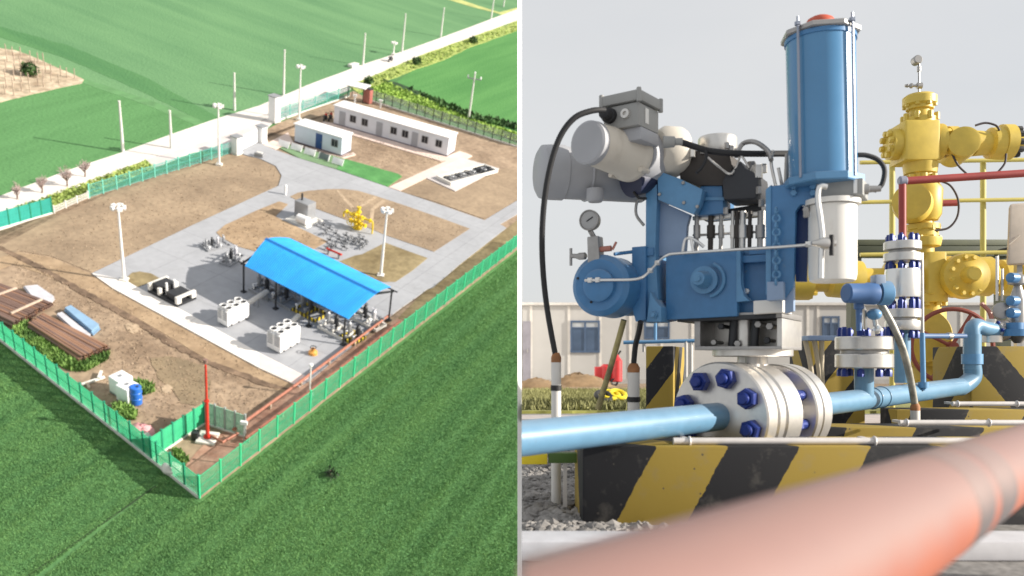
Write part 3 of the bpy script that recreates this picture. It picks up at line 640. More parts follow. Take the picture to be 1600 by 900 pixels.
# two white cooler boxes with roof fans
def cooler(label, p, q, dpt, ty):
    t = thing('cooler_box', label, 'cooler unit', LM(p, q, .26), 'white cooler boxes with roof fans'); w = (G(*q)-G(*p)).length; h = hgt(q, ty)
    MB().lohi((0,0,.15),(w,dpt,h)).build('housing', white, t, bevel=.03)
    MB().lohi((.1,.1,0),(w-.1,dpt-.1,.15)).build('base', greym, t)
    for k in range(2):
        for j in range(3):
            c = (w*(k+.5)/2, dpt*(j+.5)/3, h); f = MB().lathe(c,(0,0,1),[(0,.36),(.24,.34)],18,cap=False); f.lathe(c,(0,0,1),[(.24,.34),(.24,.28),(.02,.28)],18,cap=False); f = f.build('fan', white, t)
            g = MB().lathe(c,(0,0,1),[(.12,.01),(.12,.28)],18); 
            for a in range(4): g.box((c[0],c[1],h+.16),(.5,.09,.02),Matrix.Rotation(a*PI/4,3,'Z'))
            g.build('fan_blades', darkm, f)
    lo = MB()
    for k in range(2):
        for s_ in range(7): lo.box((w*(k+.5)/2,-.03,.75+s_*.2),(w*.36,.05,.06),Matrix.Rotation(.5,3,'X'))
    lo.build('louvres', greym, t)
    for j in range(2):
        y = dpt*(j+.5)/2; MB().lohi((w+.002,y-dpt*.2,.35),(w+.03,y+dpt*.2,h-.25)).build('side_panel', white, t, bevel=.01)
    for j in range(3): MB().cyl((w,dpt*(j+.5)/3,.2),(w+.1,dpt*(j+.5)/3,.2),.08,seg=10).build('port', darkm, t)
    return t
cooler('left white cooler box with six roof fans near the canopy', (340,504.5), (355.5,513), 2.55, 489)
cooler('right white cooler box with six roof fans at the front of the yard', (416.5,543.5), (437.5,554), 2.55, 527)
for lb, p, q, r_ in [('white duct running from the left cooler box to the canopy', (383,490), (417,468), .24), ('grey duct from the right cooler box to the canopy', (452,519), (466,506), .22)]:
    t = thing('duct', lb, 'duct', LM(p, q, .24), 'ducts of the cooler boxes'); L_ = (G(*q)-G(*p)).length
    MB().cyl((0,0,.9),(L_,0,.9),r_,seg=16).build('pipe', offwhite, t)
    for x in (.3, L_*.5, L_-.3): s_ = MB().lohi((x-.05,-.28,0),(x+.05,-.22,.9)); s_.lohi((x-.05,.22,0),(x+.05,.28,.9)); s_.build('support', greym, t)
# black generator skid
m = LM((231,456), (277,480), .26); t = thing('open_skid', 'open black machine skid with white ends on the yard edge', 'machine skid', m)
L_ = (G(277,480)-G(231,456)).length; wd = (G(294,461)-G(277,480)).length*.9
MB().lohi((0,0,0),(L_,wd,.25)).build('base_frame', darkm, t, bevel=.02)
MB().lohi((.3,.3,.25),(L_*.42,wd-.3,1.0)).build('engine', darkm, t, bevel=.08)
MB().lohi((L_*.55,.25,.25),(L_-.45,wd-.25,.85)).build('generator', darkm, t, bevel=.08)
for x in (0, L_*.33, L_-.3): 
    f = MB().lohi((x,.0,.25),(x+.3,.5,.95)); f.lohi((x,wd-.5,.25),(x+.3,wd,.95)); f.lohi((x,.5,.75),(x+.3,wd-.5,.95)); f.build('end_frame', offwhite, t, bevel=.02)
for k in range(2): MB().cyl((L_*.48,.6+k*.9,.25),(L_*.48,.6+k*.9,1.5),.11,seg=10).build('exhaust', white, t)
# small orange hatch
t = thing('valve_cover', 'small orange and black valve cover alone on the yard', 'valve cover', LM((489,553),None,.24))
MB().lathe((0,0,0),(0,0,1),[(0,.4),(.25,.4),(.4,.22),(.55,.22)],16).build('body', M('orange_cover',(.65,.30,.06),.5), t); MB().torus((0,0,.7),(0,0,1),.25,.04,18,6).build('handwheel', darkm, t); MB().cyl((0,0,.5),(0,0,.7),.04,seg=8).build('stem', darkm, t)
# yellow wellhead
def wellhead(base, ty):
    h = hgt(base, ty); t = thing('wellhead', 'bright yellow wellhead tree standing on the paved pad', 'wellhead', LM(base, (base[0]+40, base[1]+16), .24))
    s_ = h/4.0
    c = MB().lathe((0,0,0),(0,0,1),[(0,.5),(.2,.5),(.2,.22),(.6,.22),(.6,.4),(.72,.4),(.72,.2),(1.3*s_,.2),(1.3*s_,.36),(1.42*s_,.36),(1.42*s_,.19),(2.9*s_,.19),(2.9*s_,.34),(3.05*s_,.34),(3.1*s_,.2),(3.7*s_,.15),(3.7*s_,.25),(3.85*s_,.25)],16); c.build('mast', yellowp, t)
    for z, L_ in ((1.0*s_, 1.1), (2.2*s_, 1.7)):
        for sx in (-1, 1):
            a = MB().cyl((sx*.15,0,z),(sx*L_,0,z),.12,seg=12); a.cyl((sx*.45,0,z),(sx*.53,0,z),.26,seg=14); a.cyl((sx*(L_-.1),0,z),(sx*L_,0,z),.26,seg=14); a.ball((sx*.8,0,z),.2,12,8); a.cyl((sx*.8,-.6,z),(sx*.8,.0,z),.1,seg=8); a.build('arm', yellowp, t)
            MB().torus((sx*.8,-.62,z),(0,1,0),.3,.045,18,6).build('handwheel', yellowp, t)
    for z in (.95*s_, 1.8*s_, 2.7*s_): MB().cyl((0,-.7,z),(0,0,z),.13,seg=10).build('bonnet', yellowp, t); MB().torus((0,-.75,z),(0,1,0),.36,.05,20,6).build('handwheel', yellowp, t)
    MB().cyl((0,0,3.8*s_),(0,0,h+.3),.03,seg=6).build('gauge_stem', greym, t); MB().tube([(1.4,0,2.2*s_),(2.0,0,2.1*s_),(2.05,0,.1)],.1,8,5).build('flow_line', yellowp, t); MB().tube([(-1.4,0,2.2*s_),(-2.0,0,2.0*s_),(-2.05,0,.8)],.1,8,5).build('flow_line', yellowp, t)
    return t
wellhead((558.5,357), 322)
t = thing('heater_unit', 'small grey machine with a white tank on the pad', 'machine', LM((455,341),(470,347),.24))
MB().lohi((0,.5,.1),(1.9,2.0,2.1)).build('housing', greym, t, bevel=.05); MB().lohi((-.2,-.9,0),(2.9,2.1,.12)).build('base', offwhite, t); MB().lathe((1.2,-.4,.65),(1,0,0),[(0,.1),(.1,.5),(1.5,.5),(1.6,.1)],18).build('tank', white, t); MB().cyl((.5,1.2,2.1),(.5,1.2,2.9),.12,seg=10).build('chimney', darkm, t)
# valve spools around the wellhead
def spool(label, m, grp, mat=None):
    t = thing('valve_spool', label, 'valve', m, grp)
    p = MB().cyl((-.8,0,.55),(.8,0,.55),.1,seg=10)
    for x in (-.75,-.25,.25,.75): p.cyl((x-.05,0,.55),(x+.05,0,.55),.2,seg=12)
    p.build('pipe', mat or greym, t); MB().ball((0,0,.55),.22,12,8).build('valve_body', darkm, t)
    MB().cyl((0,0,.6),(0,0,1.1),.05,seg=8).build('stem', greym, t); MB().torus((0,0,1.1),(0,0,1),.24,.04,16,6).build('handwheel', darkm, t)
    for x in (-.5,.5): MB().lohi((x-.06,-.1,0),(x+.06,.1,.47)).build('support', greym, t)
    return t
sp0 = None
spots = [(497,352),(506,356),(515,361),(508,367),(525,369),(541,372),(548,377),(553,382),(540,381),(560,374),(567,378),(561,383),(571,384),(530,378),(516,379),(523,387),(512,391),(538,390),(565,389)]
for i, (x, y) in enumerate(spots):
    m = LM((x,y),(x+24,y+12) if i % 3 else (x+20,y-13),.24) @ Matrix.Scale(.62,4)
    if sp0 is None: sp0 = spool('grey pipe spool with a handwheel valve on the pad below the yellow wellhead', m, 'valve spools on the pad')
    else: dup(sp0, m)
t = thing('valve_manifold', 'red and dark valve manifold at the back eave of the canopy', 'valve', LM((510,396),(524,402),.24))
MB().cyl((0,0,.6),(2.0,0,.6),.12,seg=10).build('pipe', redp, t); MB().torus((.6,0,1.2),(0,0,1),.26,.05,16,6).build('handwheel', darkm, t); MB().cyl((.6,0,.6),(.6,0,1.2),.05,seg=8).build('stem', darkm, t); MB().lohi((.2,-.12,0),(.4,.12,.5)).build('support', greym, t); MB().lohi((1.6,-.12,0),(1.8,.12,.5)).build('support', greym, t)
# brown pipes of the two stacks
def pipe_pile(lab, grp, A0, A1, B0, B1, n, layers, r, endj, mat_pick, seed):
    rr = random.Random(seed); first = {}
    for ly in range(layers):
        k = n-ly*2 if ly else n
        for i in range(k):
            f = (i+.5+ly*.5*(1 if k < n else 0))/n if ly == 0 else (i+1.5)/n
            p = (A0[0]+(A1[0]-A0[0])*f+rr.uniform(-endj,endj), A0[1]+(A1[1]-A0[1])*f+rr.uniform(-endj,endj)*.5)
            q = (B0[0]+(B1[0]-B0[0])*f+rr.uniform(-endj,endj), B0[1]+(B1[1]-B0[1])*f+rr.uniform(-endj,endj)*.6)
            m = LM(p, q, .15); L_ = (G(*q)-G(*p)).length; z = .2+r+ly*r*1.75
            mb = MB().lathe((0,0,z),(1,0,0),[(0,r*.82),(0,r),(L_,r),(L_,r*.82)],12,cap=False); mb.lathe((0,0,z),(1,0,0),[(0,r*.82),(L_,r*.82)],12,cap=False)
            o = mb.build('steel_pipe', mat_pick(rr), None); o.matrix_world = m
            tag(o, lab, 'pipe', grp)
pipe_pile('dark rusty steel pipe in the stack at the left edge', 'rusty pipes stacked at the left edge', (-70,424), (-70,470), (84,480), (19,515), 23, 2, .125, 2.0, lambda r: rust if r.random() < .8 else rust2, 3)
pipe_pile('reddish brown steel pipe in the stack beside the green weeds', 'reddish pipes stacked beside the weeds', (70,499), (46,516), (171,549), (124,568), 18, 2, .135, 2.5, lambda r: rust2 if r.random() < .6 else rust, 5)
for lb, p, q in [('pale timber bearer across the upper part of the left pipe stack', (-2,472), (28,461)), ('pale timber bearer across the lower part of the left pipe stack', (19,501), (67,479))]:
    o = MB().lohi((0,-.09,.66),((G(*q)-G(*p)).length,.09,.80)).build('timber_bearer', wood, None, bevel=.01); o.matrix_world = LM(p, q, .15); tag(o, lb, 'timber', 'timbers of the pipe stack')
def sheets(lb, pts, h, mat, n, grp=None):
    m = LM(pts[0], pts[1], .15); inv = m.inverted(); t = thing('sheet_stack', lb, 'sheet metal', m, grp); r = random.Random(2)
    for k in range(n):
        d = Vector((r.uniform(-.08,.08), r.uniform(-.08,.08), .03+k*h/n))
        MB().prism([inv @ G(x,y,.15)+d for x, y in pts], (0,0,h/n*.86)).build('sheet', mat, t)
    return t
sheets('pale blue metal sheets stacked beside the brown pipes', [(102,489),(144,525),(155,515),(111,485)], .55, sheetblue, 5)
sheets('whitish sheets lying half over the brown pipes', [(90,496),(130,532),(141,527),(98,493)], .4, sheetgrey, 4)
sheets('light grey sheets at the end of the left pipe stack', [(38,452),(50,468),(70,477),(80,473),(84,468),(58,450)], .35, sheetgrey, 3)
# white plastic boxes and the blue drum
def ibc(lb, b, q, s_):
    t = thing('plastic_tank', lb, 'plastic tank', LM(b, q, .15), 'white plastic tanks on the bare earth')
    MB().lohi((-s_/2,-s_/2,.15),(s_/2,s_/2,1.25*s_)).build('body', white, t, bevel=.08); MB().lohi((-s_/2,-s_/2,0),(s_/2,s_/2,.14)).build('pallet', greym, t); MB().cyl((0,0,1.25*s_),(0,0,1.25*s_+.08),.14).build('lid', greym, t)
ibc('upper white plastic tank with a dark shadow on its left', (190.5,613), (200,619), 1.25); ibc('lower cream plastic tank against the blue drum', (201,625), (211,630), 1.2)
t = thing('drum', 'blue plastic drum beside the cream tank', 'drum', LM((213.5,630),None,.15))
MB().lathe((0,0,0),(0,0,1),[(0,.38),(.05,.42),(.5,.42),(.55,.46),(.6,.42),(1.05,.42),(1.1,.46),(1.15,.42),(1.55,.42),(1.6,.36)],20).build('body', drumblue, t); MB().cyl((.15,0,1.6),(.15,0,1.66),.08).build('bung', darkm, t)
t = thing('scrap_timber', 'small pale pieces of timber lying by the weeds', 'timber', LM((131,603),(149,597),.15)); 
MB().box((.8,.1,.12),(1.8,.2,.16)).build('board', offwhite, t); MB().box((1.5,.4,.25),(1.0,.2,.16),Matrix.Rotation(.9,3,'Z')).build('board', offwhite, t); MB().box((.2,-.3,.12),(.7,.2,.2),Matrix.Rotation(1.3,3,'Z')).build('board', wood, t)
o = MB().ball((0,0,.35),.9,18,10,(1.15,.75,.6)); r = random.Random(3)
o.v = [p*(1+r.uniform(-.12,.12)) for p in o.v]; o = o.build('cloth_bundle', pinkc, None, angle=60); o.matrix_world = LM((223,681),(236,690),.15); tag(o, 'crumpled pink cloth bundle by the inner fence', 'bundle')
o = MB().ball((0,0,.3),.5,14,8,(.7,.6,1.3)); o.v = [p*(1+r.uniform(-.12,.12)) for p in o.v]; o = o.build('sack', offwhite, None, angle=60); o.matrix_world = LM((231,693),None,.15); tag(o, 'white sack standing next to the pink bundle', 'sack')
o = MB().ball((0,0,.3),.6,14,8,(1.2,.7,.9)); o.v = [p*(1+r.uniform(-.15,.15)) for p in o.v]; o = o.build('sack', offwhite, None, angle=60); o.matrix_world = LM((269,738),None,.12); tag(o, 'white sack lying inside the front left fence', 'sack')
# red stack
h = hgt((324.5,686), 565); t = thing('flare_stack', 'tall thin red stack in the fenced corner', 'stack', LM((324.5,686),None,.16))
MB().lohi((-.7,-.7,0),(.7,.7,.2)).build('base_block', offwhite, t, bevel=.02)
MB().lathe((0,0,.2),(0,0,1),[(0,.3),(.1,.3),(.1,.14),(h*.47,.13),(h*.47,.19),(h*.47+.1,.19)],14).build('lower_pipe', redp, t)
MB().lathe((0,0,h*.47+.3),(0,0,1),[(0,.09),(h*.5-.4,.075)],12).build('upper_pipe', redp, t)
MB().lathe((0,0,h-.15),(0,0,1),[(0,.16),(.3,.16)],12).build('burner_tip', rust, t)
MB().lohi((-1.1,-.4,0),(-.6,.1,.7)).build('control_box', darkm, t, bevel=.02)
# brown pipe run along the fence
def run(lb, pts, off, r_):
    m = LM(pts[0], pts[-1], .15); inv = m.inverted(); t = thing('pipe_run', lb, 'pipeline', m, 'brown pipelines along the green fence')
    P = [inv @ G(x, y, .15) + Vector((0,off,.55)) for x, y in pts]; MB().tube(P, r_, 10, 0).build('pipe', M('pipe_brown',(.34,.13,.085),.6,var=.2), t)
    Lx = P[-1].x
    for k in range(int(Lx/4)+1):
        x = .3+k*4.0
        if x < Lx-.2: MB().lohi((x-.08,off-.14,-.05),(x+.08,off+.14,.5)).build('support', wood, t)
run('upper brown pipeline of the pair along the green fence', [(372,684),(470,612),(614,502)], .45, .12)
run('lower brown pipeline of the pair along the green fence', [(376,690),(476,617),(618,507)], -.45, .12)
run('short brown pipe leading to the red stack', [(330,690),(348,700),(372,686)], 0, .11)
t = thing('vent_post', 'thin white vent post beside the brown pipelines', 'post', LM((483.5,618),None,.15)); h = hgt((483.5,618),573)
MB().cyl((0,0,0),(0,0,h),.06,seg=8).build('shaft', lampw, t); MB().lathe((0,0,h),(0,0,1),[(0,.06),(.1,.18),(.25,.16),(.3,.05)],12).build('hood', white, t); MB().lohi((-.3,-.3,0),(.3,.3,.2)).build('base_block', offwhite, t)
t = thing('vent_post', 'slim dark post with a white head inside the front fence', 'post', LM((381,690),None,.15)); h = hgt((381,690),661)
MB().cyl((0,0,0),(0,0,h),.05,seg=8).build('shaft', fgrey, t); MB().box((0,0,h),(.5,.2,.3)).build('head', white, t)
# bare little trees on the verge
def tree(lb, b, ty, seed):
    h = hgt(b, ty)*.95; t = thing('bare_tree', lb, 'tree', LM(b,None,.05), 'bare young trees along the road'); r = random.Random(seed)
    MB().tube([(0,0,0),(.05,.03,h*.35),(.0,.08,h*.6)],.09,8,4,rad=lambda f: .1-.04*f).build('trunk', M('bark',(.20,.14,.11),.9), t)
    br = MB(); tw = MB()
    for k in range(16):
        a = r.uniform(0,2*PI); z = h*r.uniform(.25,.6); e = Vector((math.cos(a),math.sin(a),0)); q = Vector((0,.05,z)); L_ = h*r.uniform(.3,.5)
        p1 = q+e*L_*.4+Vector((0,0,L_*.5)); p2 = q+e*L_*.75+Vector((0,0,L_)); br.tube([q,p1,p2],.035,5,3,rad=lambda f: .045-.03*f)
        for j in range(9):
            s_ = q.lerp(p2, r.uniform(.4,1)); d = Vector((r.uniform(-1,1),r.uniform(-1,1),r.uniform(-.1,1)))*h*.17; tw.tube([s_,s_+d*.5,s_+d+Vector((0,0,.1))],.02,4,1)
    br.build('branches', M('bark',(.20,.14,.11),.9), t); tw.build('crown', M('twigs',(.46,.36,.34),.9,var=.2), t)
for i, (b, ty) in enumerate([((27,312),290),((66,302),276),((105,292),262),((133,277),252)]):
    tree(['bare young tree farthest left on the verge','bare young tree second from the left on the verge','bare young tree third from the left on the verge','bare young tree farthest right on the verge'][i], b, ty, i+20)
for lb, b, w in [('round dark roadside bush halfway up the road', (739,67), .9), ('small dark bush at the road edge', (651,101), .9), ('dark bush where the ditch meets the back fence', (576,132), .9), ('dark bush beside the bare plot stakes', (47,117), 1.15)]:
    t = thing('shrub', lb, 'shrub', LM(b,None,.1)); r = np.random.default_rng(int(b[0])); n = 260
    c = r.normal(0,1,(n,3)); c /= np.linalg.norm(c,axis=1)[:,None]; c *= (r.uniform(.3,1,n)**.5)[:,None]*np.array([w,w,w*.8]); c[:,2] += w*.75
    T = (c[:,None,:]+r.normal(0,.2*w,(n,3,3))).reshape(-1,3); o = np_mesh('crown', T, 3, leaf_mat('shrub_leaf',(.015,.05,.015),(.07,.15,.035))); o.parent = t
    MB().cyl((0,0,0),(0,0,w*.8),.08,seg=8).build('trunk', M('bark',(.20,.14,.11),.9), t)
# stakes on the bare plot
r = random.Random(11)
stk = None
for (x, y) in [(10+i*12+r.uniform(-2,2), 84+j*13+i*3.0+r.uniform(-2,2)) for i in range(10) for j in range(6)]:
    inside = in_poly(np.array([x]), np.array([y]), [(0,78),(22,80),(60,94),(100,112),(126,124),(60,142),(0,156)])[0]
    if not inside: continue
    if stk is None:
        stk = MB().lohi((-.05,-.05,0),(.05,.05,1.5)).build('stake', wood, None); stk.matrix_world = LM((x,y),None,.05); tag(stk, 'short pale stake standing on the bare plot', 'stake', 'stakes on the bare plot')
    else:
        o = stk.copy(); COL.objects.link(o); o.matrix_world = LM((x,y),None,.05)
# small things near the back corner
t = thing('cabinet', 'red metal cabinet at the back corner of the station', 'cabinet', LM((567,160),(575,163),.12)); MB().lohi((0,0,.1),(1.3,.8,2.4)).build('body', M('cabinet_red',(.36,.12,.10),.6), t, bevel=.03); MB().lohi((.1,-.03,.2),(.62,-.003,2.2)).build('door', M('cabinet_door',(.40,.15,.12),.6), t); MB().lohi((.68,-.03,.2),(1.2,-.003,2.2)).build('door', M('cabinet_door',(.40,.15,.12),.6), t); MB().lohi((-.1,-.1,2.4),(1.4,.9,2.5)).build('roof', darkm, t)
t = thing('shelter', 'small open shelter with a white roof behind the red cabinet', 'shelter', LM((543,156),(560,160),.12))
for x in (0,2.6):
    for y in (0,2.0): MB().cyl((x,y,0),(x,y,2.4),.06,seg=8).build('post', darkm, t)
MB().lohi((-.4,-.4,2.4),(3.0,2.4,2.55)).build('roof', white, t)
for lb, b, ty in [('short white post in front of the red cabinet', (553.5,167.5), 148), ('white forked post beside the back fence', (594,169), 156)]:
    t = thing('white_post', lb, 'post', LM(b,None,.12)); h = hgt(b, ty); MB().lohi((-.12,-.12,0),(.12,.12,h)).build('shaft', white, t); MB().lohi((-.3,-.16,h-.25),(.3,.16,h)).build('head', white, t)
for lb, b in [('left one of two dark parked motorcycles behind the small container', (508,189)), ('right one of two dark parked motorcycles next to the long hut', (516,188))]:
    t = thing('motorcycle', lb, 'motorcycle', LM(b,(b[0]+6,b[1]-5),.12))
    for x in (-.65,.65):
        w = MB().torus((x,0,.32),(0,1,0),.27,.07,18,8).build('wheel', darkm, t)
    MB().lohi((-.35,-.14,.3),(.3,.14,.75)).build('engine', darkm, t, bevel=.05); MB().lohi((-.75,-.15,.78),(.1,.15,.92)).build('seat', darkm, t, bevel=.04); MB().ball((.3,0,.9),.22,10,8).build('fuel_tank', redp, t); MB().tube([(.65,0,.32),(.5,0,1.1),(.42,0,1.2)],.05,8,3).build('fork', greym, t); MB().cyl((.42,-.35,1.2),(.42,.35,1.2),.03,seg=8).build('handlebar', darkm, t)
t = thing('rubbish_bin', 'dark red bin against the front of the long hut', 'bin', LM((611.5,217.5),None,.27)); MB().lathe((0,0,0),(0,0,1),[(0,.32),(.9,.4)],16).build('body', M('bin_red',(.22,.03,.04),.5), t); MB().lathe((0,0,.9),(0,0,1),[(0,.43),(.1,.4),(.18,.1)],16).build('lid', darkm, t)
t = thing('bollard', 'small white bollard at the road junction in the yard', 'bollard', LM((446,304),None,.24)); MB().cyl((0,0,0),(0,0,1.1),.16).build('shaft', white, t); MB().ball((0,0,1.1),.18,12,8).build('cap', white, t)
t = thing('grey_block', 'grey concrete block at the corner by the gate', 'block', LM((397,245),(405,247),.16)); MB().lohi((0,0,0),(1.2,.8,.6)).build('block', greym, t, bevel=.05); MB().lohi((.2,.2,.6),(1.0,.6,.66)).build('cap', offwhite, t)
# things on the road
t = thing('parked_motorcycle', 'dark motorcycle standing alone on the white road', 'motorcycle', LM((610,96),(620,92),.12)); 
for x in (-.7,.7): MB().torus((x,0,.34),(0,1,0),.28,.08,18,8).build('wheel', darkm, t)
MB().lohi((-.4,-.16,.3),(.35,.16,.8)).build('engine', darkm, t, bevel=.05); MB().lohi((-.8,-.16,.8),(.15,.16,.98)).build('seat', darkm, t, bevel=.04); MB().tube([(.7,0,.34),(.5,0,1.15)],.06,8,0).build('fork', greym, t); MB().cyl((.48,-.38,1.18),(.48,.38,1.18),.035,seg=8).build('handlebar', darkm, t)
o = MB().lohi((-1.2,-.5,0),(1.2,.5,.55)).build('stone_slab', offwhite, None, bevel=.06); o.matrix_world = LM((552,104),(562,101),.05); tag(o, 'white slab lying at the edge of the white road', 'slab')
# ------------------------------------------------------------------ the valve yard (right of the white wall)
blue = M('valve_blue', (.052,.18,.375), .38, var=.10, scale=5, fine=.05, fscale=30, bump=.04, bscale=120, coat=.1)
blue2 = M('valve_blue_light', (.10,.255,.45), .4, var=.10, scale=5, fine=.05, fscale=30, bump=.04, bscale=120)
bluepipe = M('pipe_blue', (.115,.25,.385), .36, var=.07, scale=3, fine=.04, fscale=25, coat=.15)
steel = M('steel', (.62,.60,.57), .34, .75, var=.08, scale=4, fine=.05, fscale=40, bump=.05, bscale=90)
steel_d = M('steel_dark', (.36,.35,.34), .42, .7, var=.12, scale=6, fine=.06, fscale=40)
steel_b = M('steel_bright', (.74,.73,.71), .28, .8, var=.05, scale=5)
boltm = M('bolt_blue', (.010,.030,.20), .38, .2, var=.12, scale=12)
motorg = M('motor_grey', (.36,.365,.385), .5, var=.06, scale=4, bump=.05, bscale=100)
motorw = M('motor_cream', (.62,.57,.49), .45, var=.05, scale=4)
boxg = M('box_grey', (.30,.30,.29), .5, var=.08, scale=5)
rubber = M('rubber', (.014,.014,.016), .6, var=.2)
blockdk = M('block_dark', (.045,.037,.032), .6, var=.2)
solen = M('solenoid_black', (.022,.024,.03), .5, var=.2)
whitep = M('white_cyl', (.74,.72,.68), .4, var=.04, scale=3)
yel = M('wellhead_yellow', (.60,.44,.07), .45, var=.08, scale=4, fine=.05, fscale=20)
yel_rail = M('rail_yellow', (.50,.42,.10), .55, var=.12, scale=3)
redpipe = M('pipe_red', (.30,.04,.035), .5, var=.15, scale=4)
railg = M('rail_grey', (.60,.57,.55), .5, .2, var=.1, scale=3, fine=.05, fscale=30)
beamg = M('beam_green', (.055,.065,.04), .6, var=.15)
orange_pipe = M('pipe_orange', (.34,.068,.02), .5, var=.10, scale=5, col2=(.38,.092,.03), coat=.25)
orange_pipe.node_tree.nodes['Principled BSDF'].inputs['Coat Roughness'].default_value = .35
wear(orange_pipe, (.30,.07,.03), 7.0, .58, .66, .5, (1,1,1)); top_dust_glare(orange_pipe, (.235,.15,.135), .86); wear(orange_pipe, (.20,.14,.12), 5.0, .60, .74, .4, (1,1,1))  # pale pink top is sky glare painted into the pipe's colour
bandm = M('pipe_band', (.10,.08,.078), .5, var=.1, scale=8)
tagbrown = M('joint_brown', (.30,.13,.05), .7, var=.3, scale=12)
conduit = M('conduit_pvc', (.60,.58,.55), .5, var=.08, scale=6)
flexm = M('conduit_flex', (.10,.09,.06), .6, .2, var=.3, scale=14, col2=(.42,.36,.16))
beige = M('wrapped_beige', (.55,.47,.39), .8, var=.15, scale=6, bump=.4, bscale=12)
gravel_m = M('gravel', (.22,.21,.20), .95, var=.35, scale=9, fine=.3, fscale=45, bump=.8, bscale=40)
rock_m = M('rock', (.20,.19,.185), .9, var=.4, scale=5, col2=(.36,.34,.32), bump=.3, bscale=30)
huts = M('site_hut_wall', (.40,.39,.375), .7, var=.04, scale=1)
wear(blue, (.02,.05,.10), 6.0, .60, .72, .55); wear(blue, (.17,.20,.22), 22.0, .66, .71, .7, (1,1,1)); top_dust_glare(blue, (.20,.24,.29), .45, .4, 1.2)
wear(blue2, (.05,.10,.16), 6.0, .62, .74, .5); top_dust_glare(blue2, (.26,.30,.34), .4, .4, 1.2)
wear(yel, (.20,.13,.03), 5.0, .60, .74, .5)
wear(bluepipe, (.10,.14,.18), 8.0, .62, .70, .45, (1,1,1)); top_dust_glare(bluepipe, (.28,.32,.36), .35, .5, 1.3)
wear(steel, (.25,.20,.15), 9.0, .62, .74, .4)
wear(whitep, (.42,.36,.28), 6.0, .58, .72, .5, (1,1,.25)); wear(motorw, (.36,.31,.25), 6.0, .58, .72, .4)
def cutx(o, off=0.0117):
    bm = bmesh.new(); bm.from_mesh(o.data); inv = o.matrix_world.inverted() if o.parent is None else (PMAT[o.parent.name]).inverted()
    n = (inv.to_3x3() @ Vector((1,-off,0))).normalized(); c = inv @ Vector((0,0,0))
    r = bmesh.ops.bisect_plane(bm, geom=bm.verts[:]+bm.edges[:]+bm.faces[:], plane_co=c, plane_no=n, clear_inner=True)
    ed = [e for e in r['geom_cut'] if isinstance(e, bmesh.types.BMEdge)]
    if ed: bmesh.ops.edgeloop_fill(bm, edges=ed)
    bm.to_mesh(o.data); bm.free()
top_dust_glare(bandm, (.235,.16,.145), .92, 0, .8)  # painted glare carried on over the top of the bands
# ground
GZ = -.55
def gz(Y): return GZ if Y < 6 else GZ-.43*(Y-6)/26
def strip(name, Ys, h, mat, label, xl=.0117, xr=.74, n=1, kind='structure', wob=0.0, thick=.2):
    mb = MB(); vs = []; r = random.Random(len(label))
    xs = [i/24 for i in range(25)]
    for Y in Ys:
        for s_ in xs: 
            yy = Y + (r.uniform(-wob, wob) if 0 < s_ < 1 and Y in (Ys[0], Ys[-1]) else 0)
            vs.append((yy*(xl+(xr-xl)*s_), yy, gz(yy)+h))
    N = len(xs); k = len(vs); low = [(v[0],v[1],v[2]-thick-h) for v in vs]; fs = []
    for j in range(len(Ys)-1):
        for i in range(N-1):
            q = [j*N+i, j*N+i+1, (j+1)*N+i+1, (j+1)*N+i]; fs.append(q); fs.append([k+a for a in reversed(q)])
    for j in (0, len(Ys)-1): fs += [[j*N+i, j*N+i+1, k+j*N+i+1, k+j*N+i] for i in range(N-1)]
    for i in (0, N-1): fs += [[j*N+i, (j+1)*N+i, k+(j+1)*N+i, k+j*N+i] for j in range(len(Ys)-1)]
    mb.add(vs, fs if False else fs); mb.v += [Vector(p) for p in low]
    o = mb.build(name, mat, smooth=False); tag(o, label, None, None, kind); return o
strip('gravel_ground', [1.35,2,3,4,6,8,12,20,32,37.8], 0.0, gravel_m, 'grey gravel ground of the valve yard')
strip('service_road', [6.9,7.5,8.2], .03, M('service_road_m',(.44,.39,.37),.9,var=.1,scale=2,fine=.1,fscale=12), 'pale service strip behind the gravel')
strip('grass_strip', [9,10,12,15,19], .03, M('yard_grass',(.20,.20,.05),.95,var=.3,scale=1.5,fine=.3,fscale=8), 'dry grass in front of the site hut', wob=.25)
strip('earth_bank', [19.5,22,25,29], .05, M('bank_earth',(.20,.135,.075),.95,var=.35,scale=.8,fine=.2,fscale=4), 'brown earth in front of the site hut', wob=.4)
def heap(lb, px, Y, w, h):
    c = W(px, CY, Y); mb = MB(); r = random.Random(int(px)); n = 22
    vs = []; fs = []
    for i in range(9):
        f = i/8
        for k in range(n):
            a = 2*PI*k/n; q = (1-f)*(1+r.uniform(-.18,.18) if i < 8 else 0)
            vs.append((c.x+w*q*math.cos(a), Y+w*.5*q*math.sin(a), gz(Y)+h*(1-(1-f)**1.6)*(1+r.uniform(-.12,.12)) if i else gz(Y)-.1))
    for i in range(8):
        for k in range(n): fs.append((i*n+k, i*n+(k+1)%n, (i+1)*n+(k+1)%n, (i+1)*n+k))
    mb.add(vs, fs); o = mb.build('earth_heap', MC['bank_earth'], None, angle=70); cutx(o, .0118); tag(o, lb, 'earth heap', None, 'structure')
heap('low brown earth heap at the foot of the hut wall', 905, 23, 1.1, .42)
heap('low crumbly earth heap near the white wall', 838, 21, .9, .3)
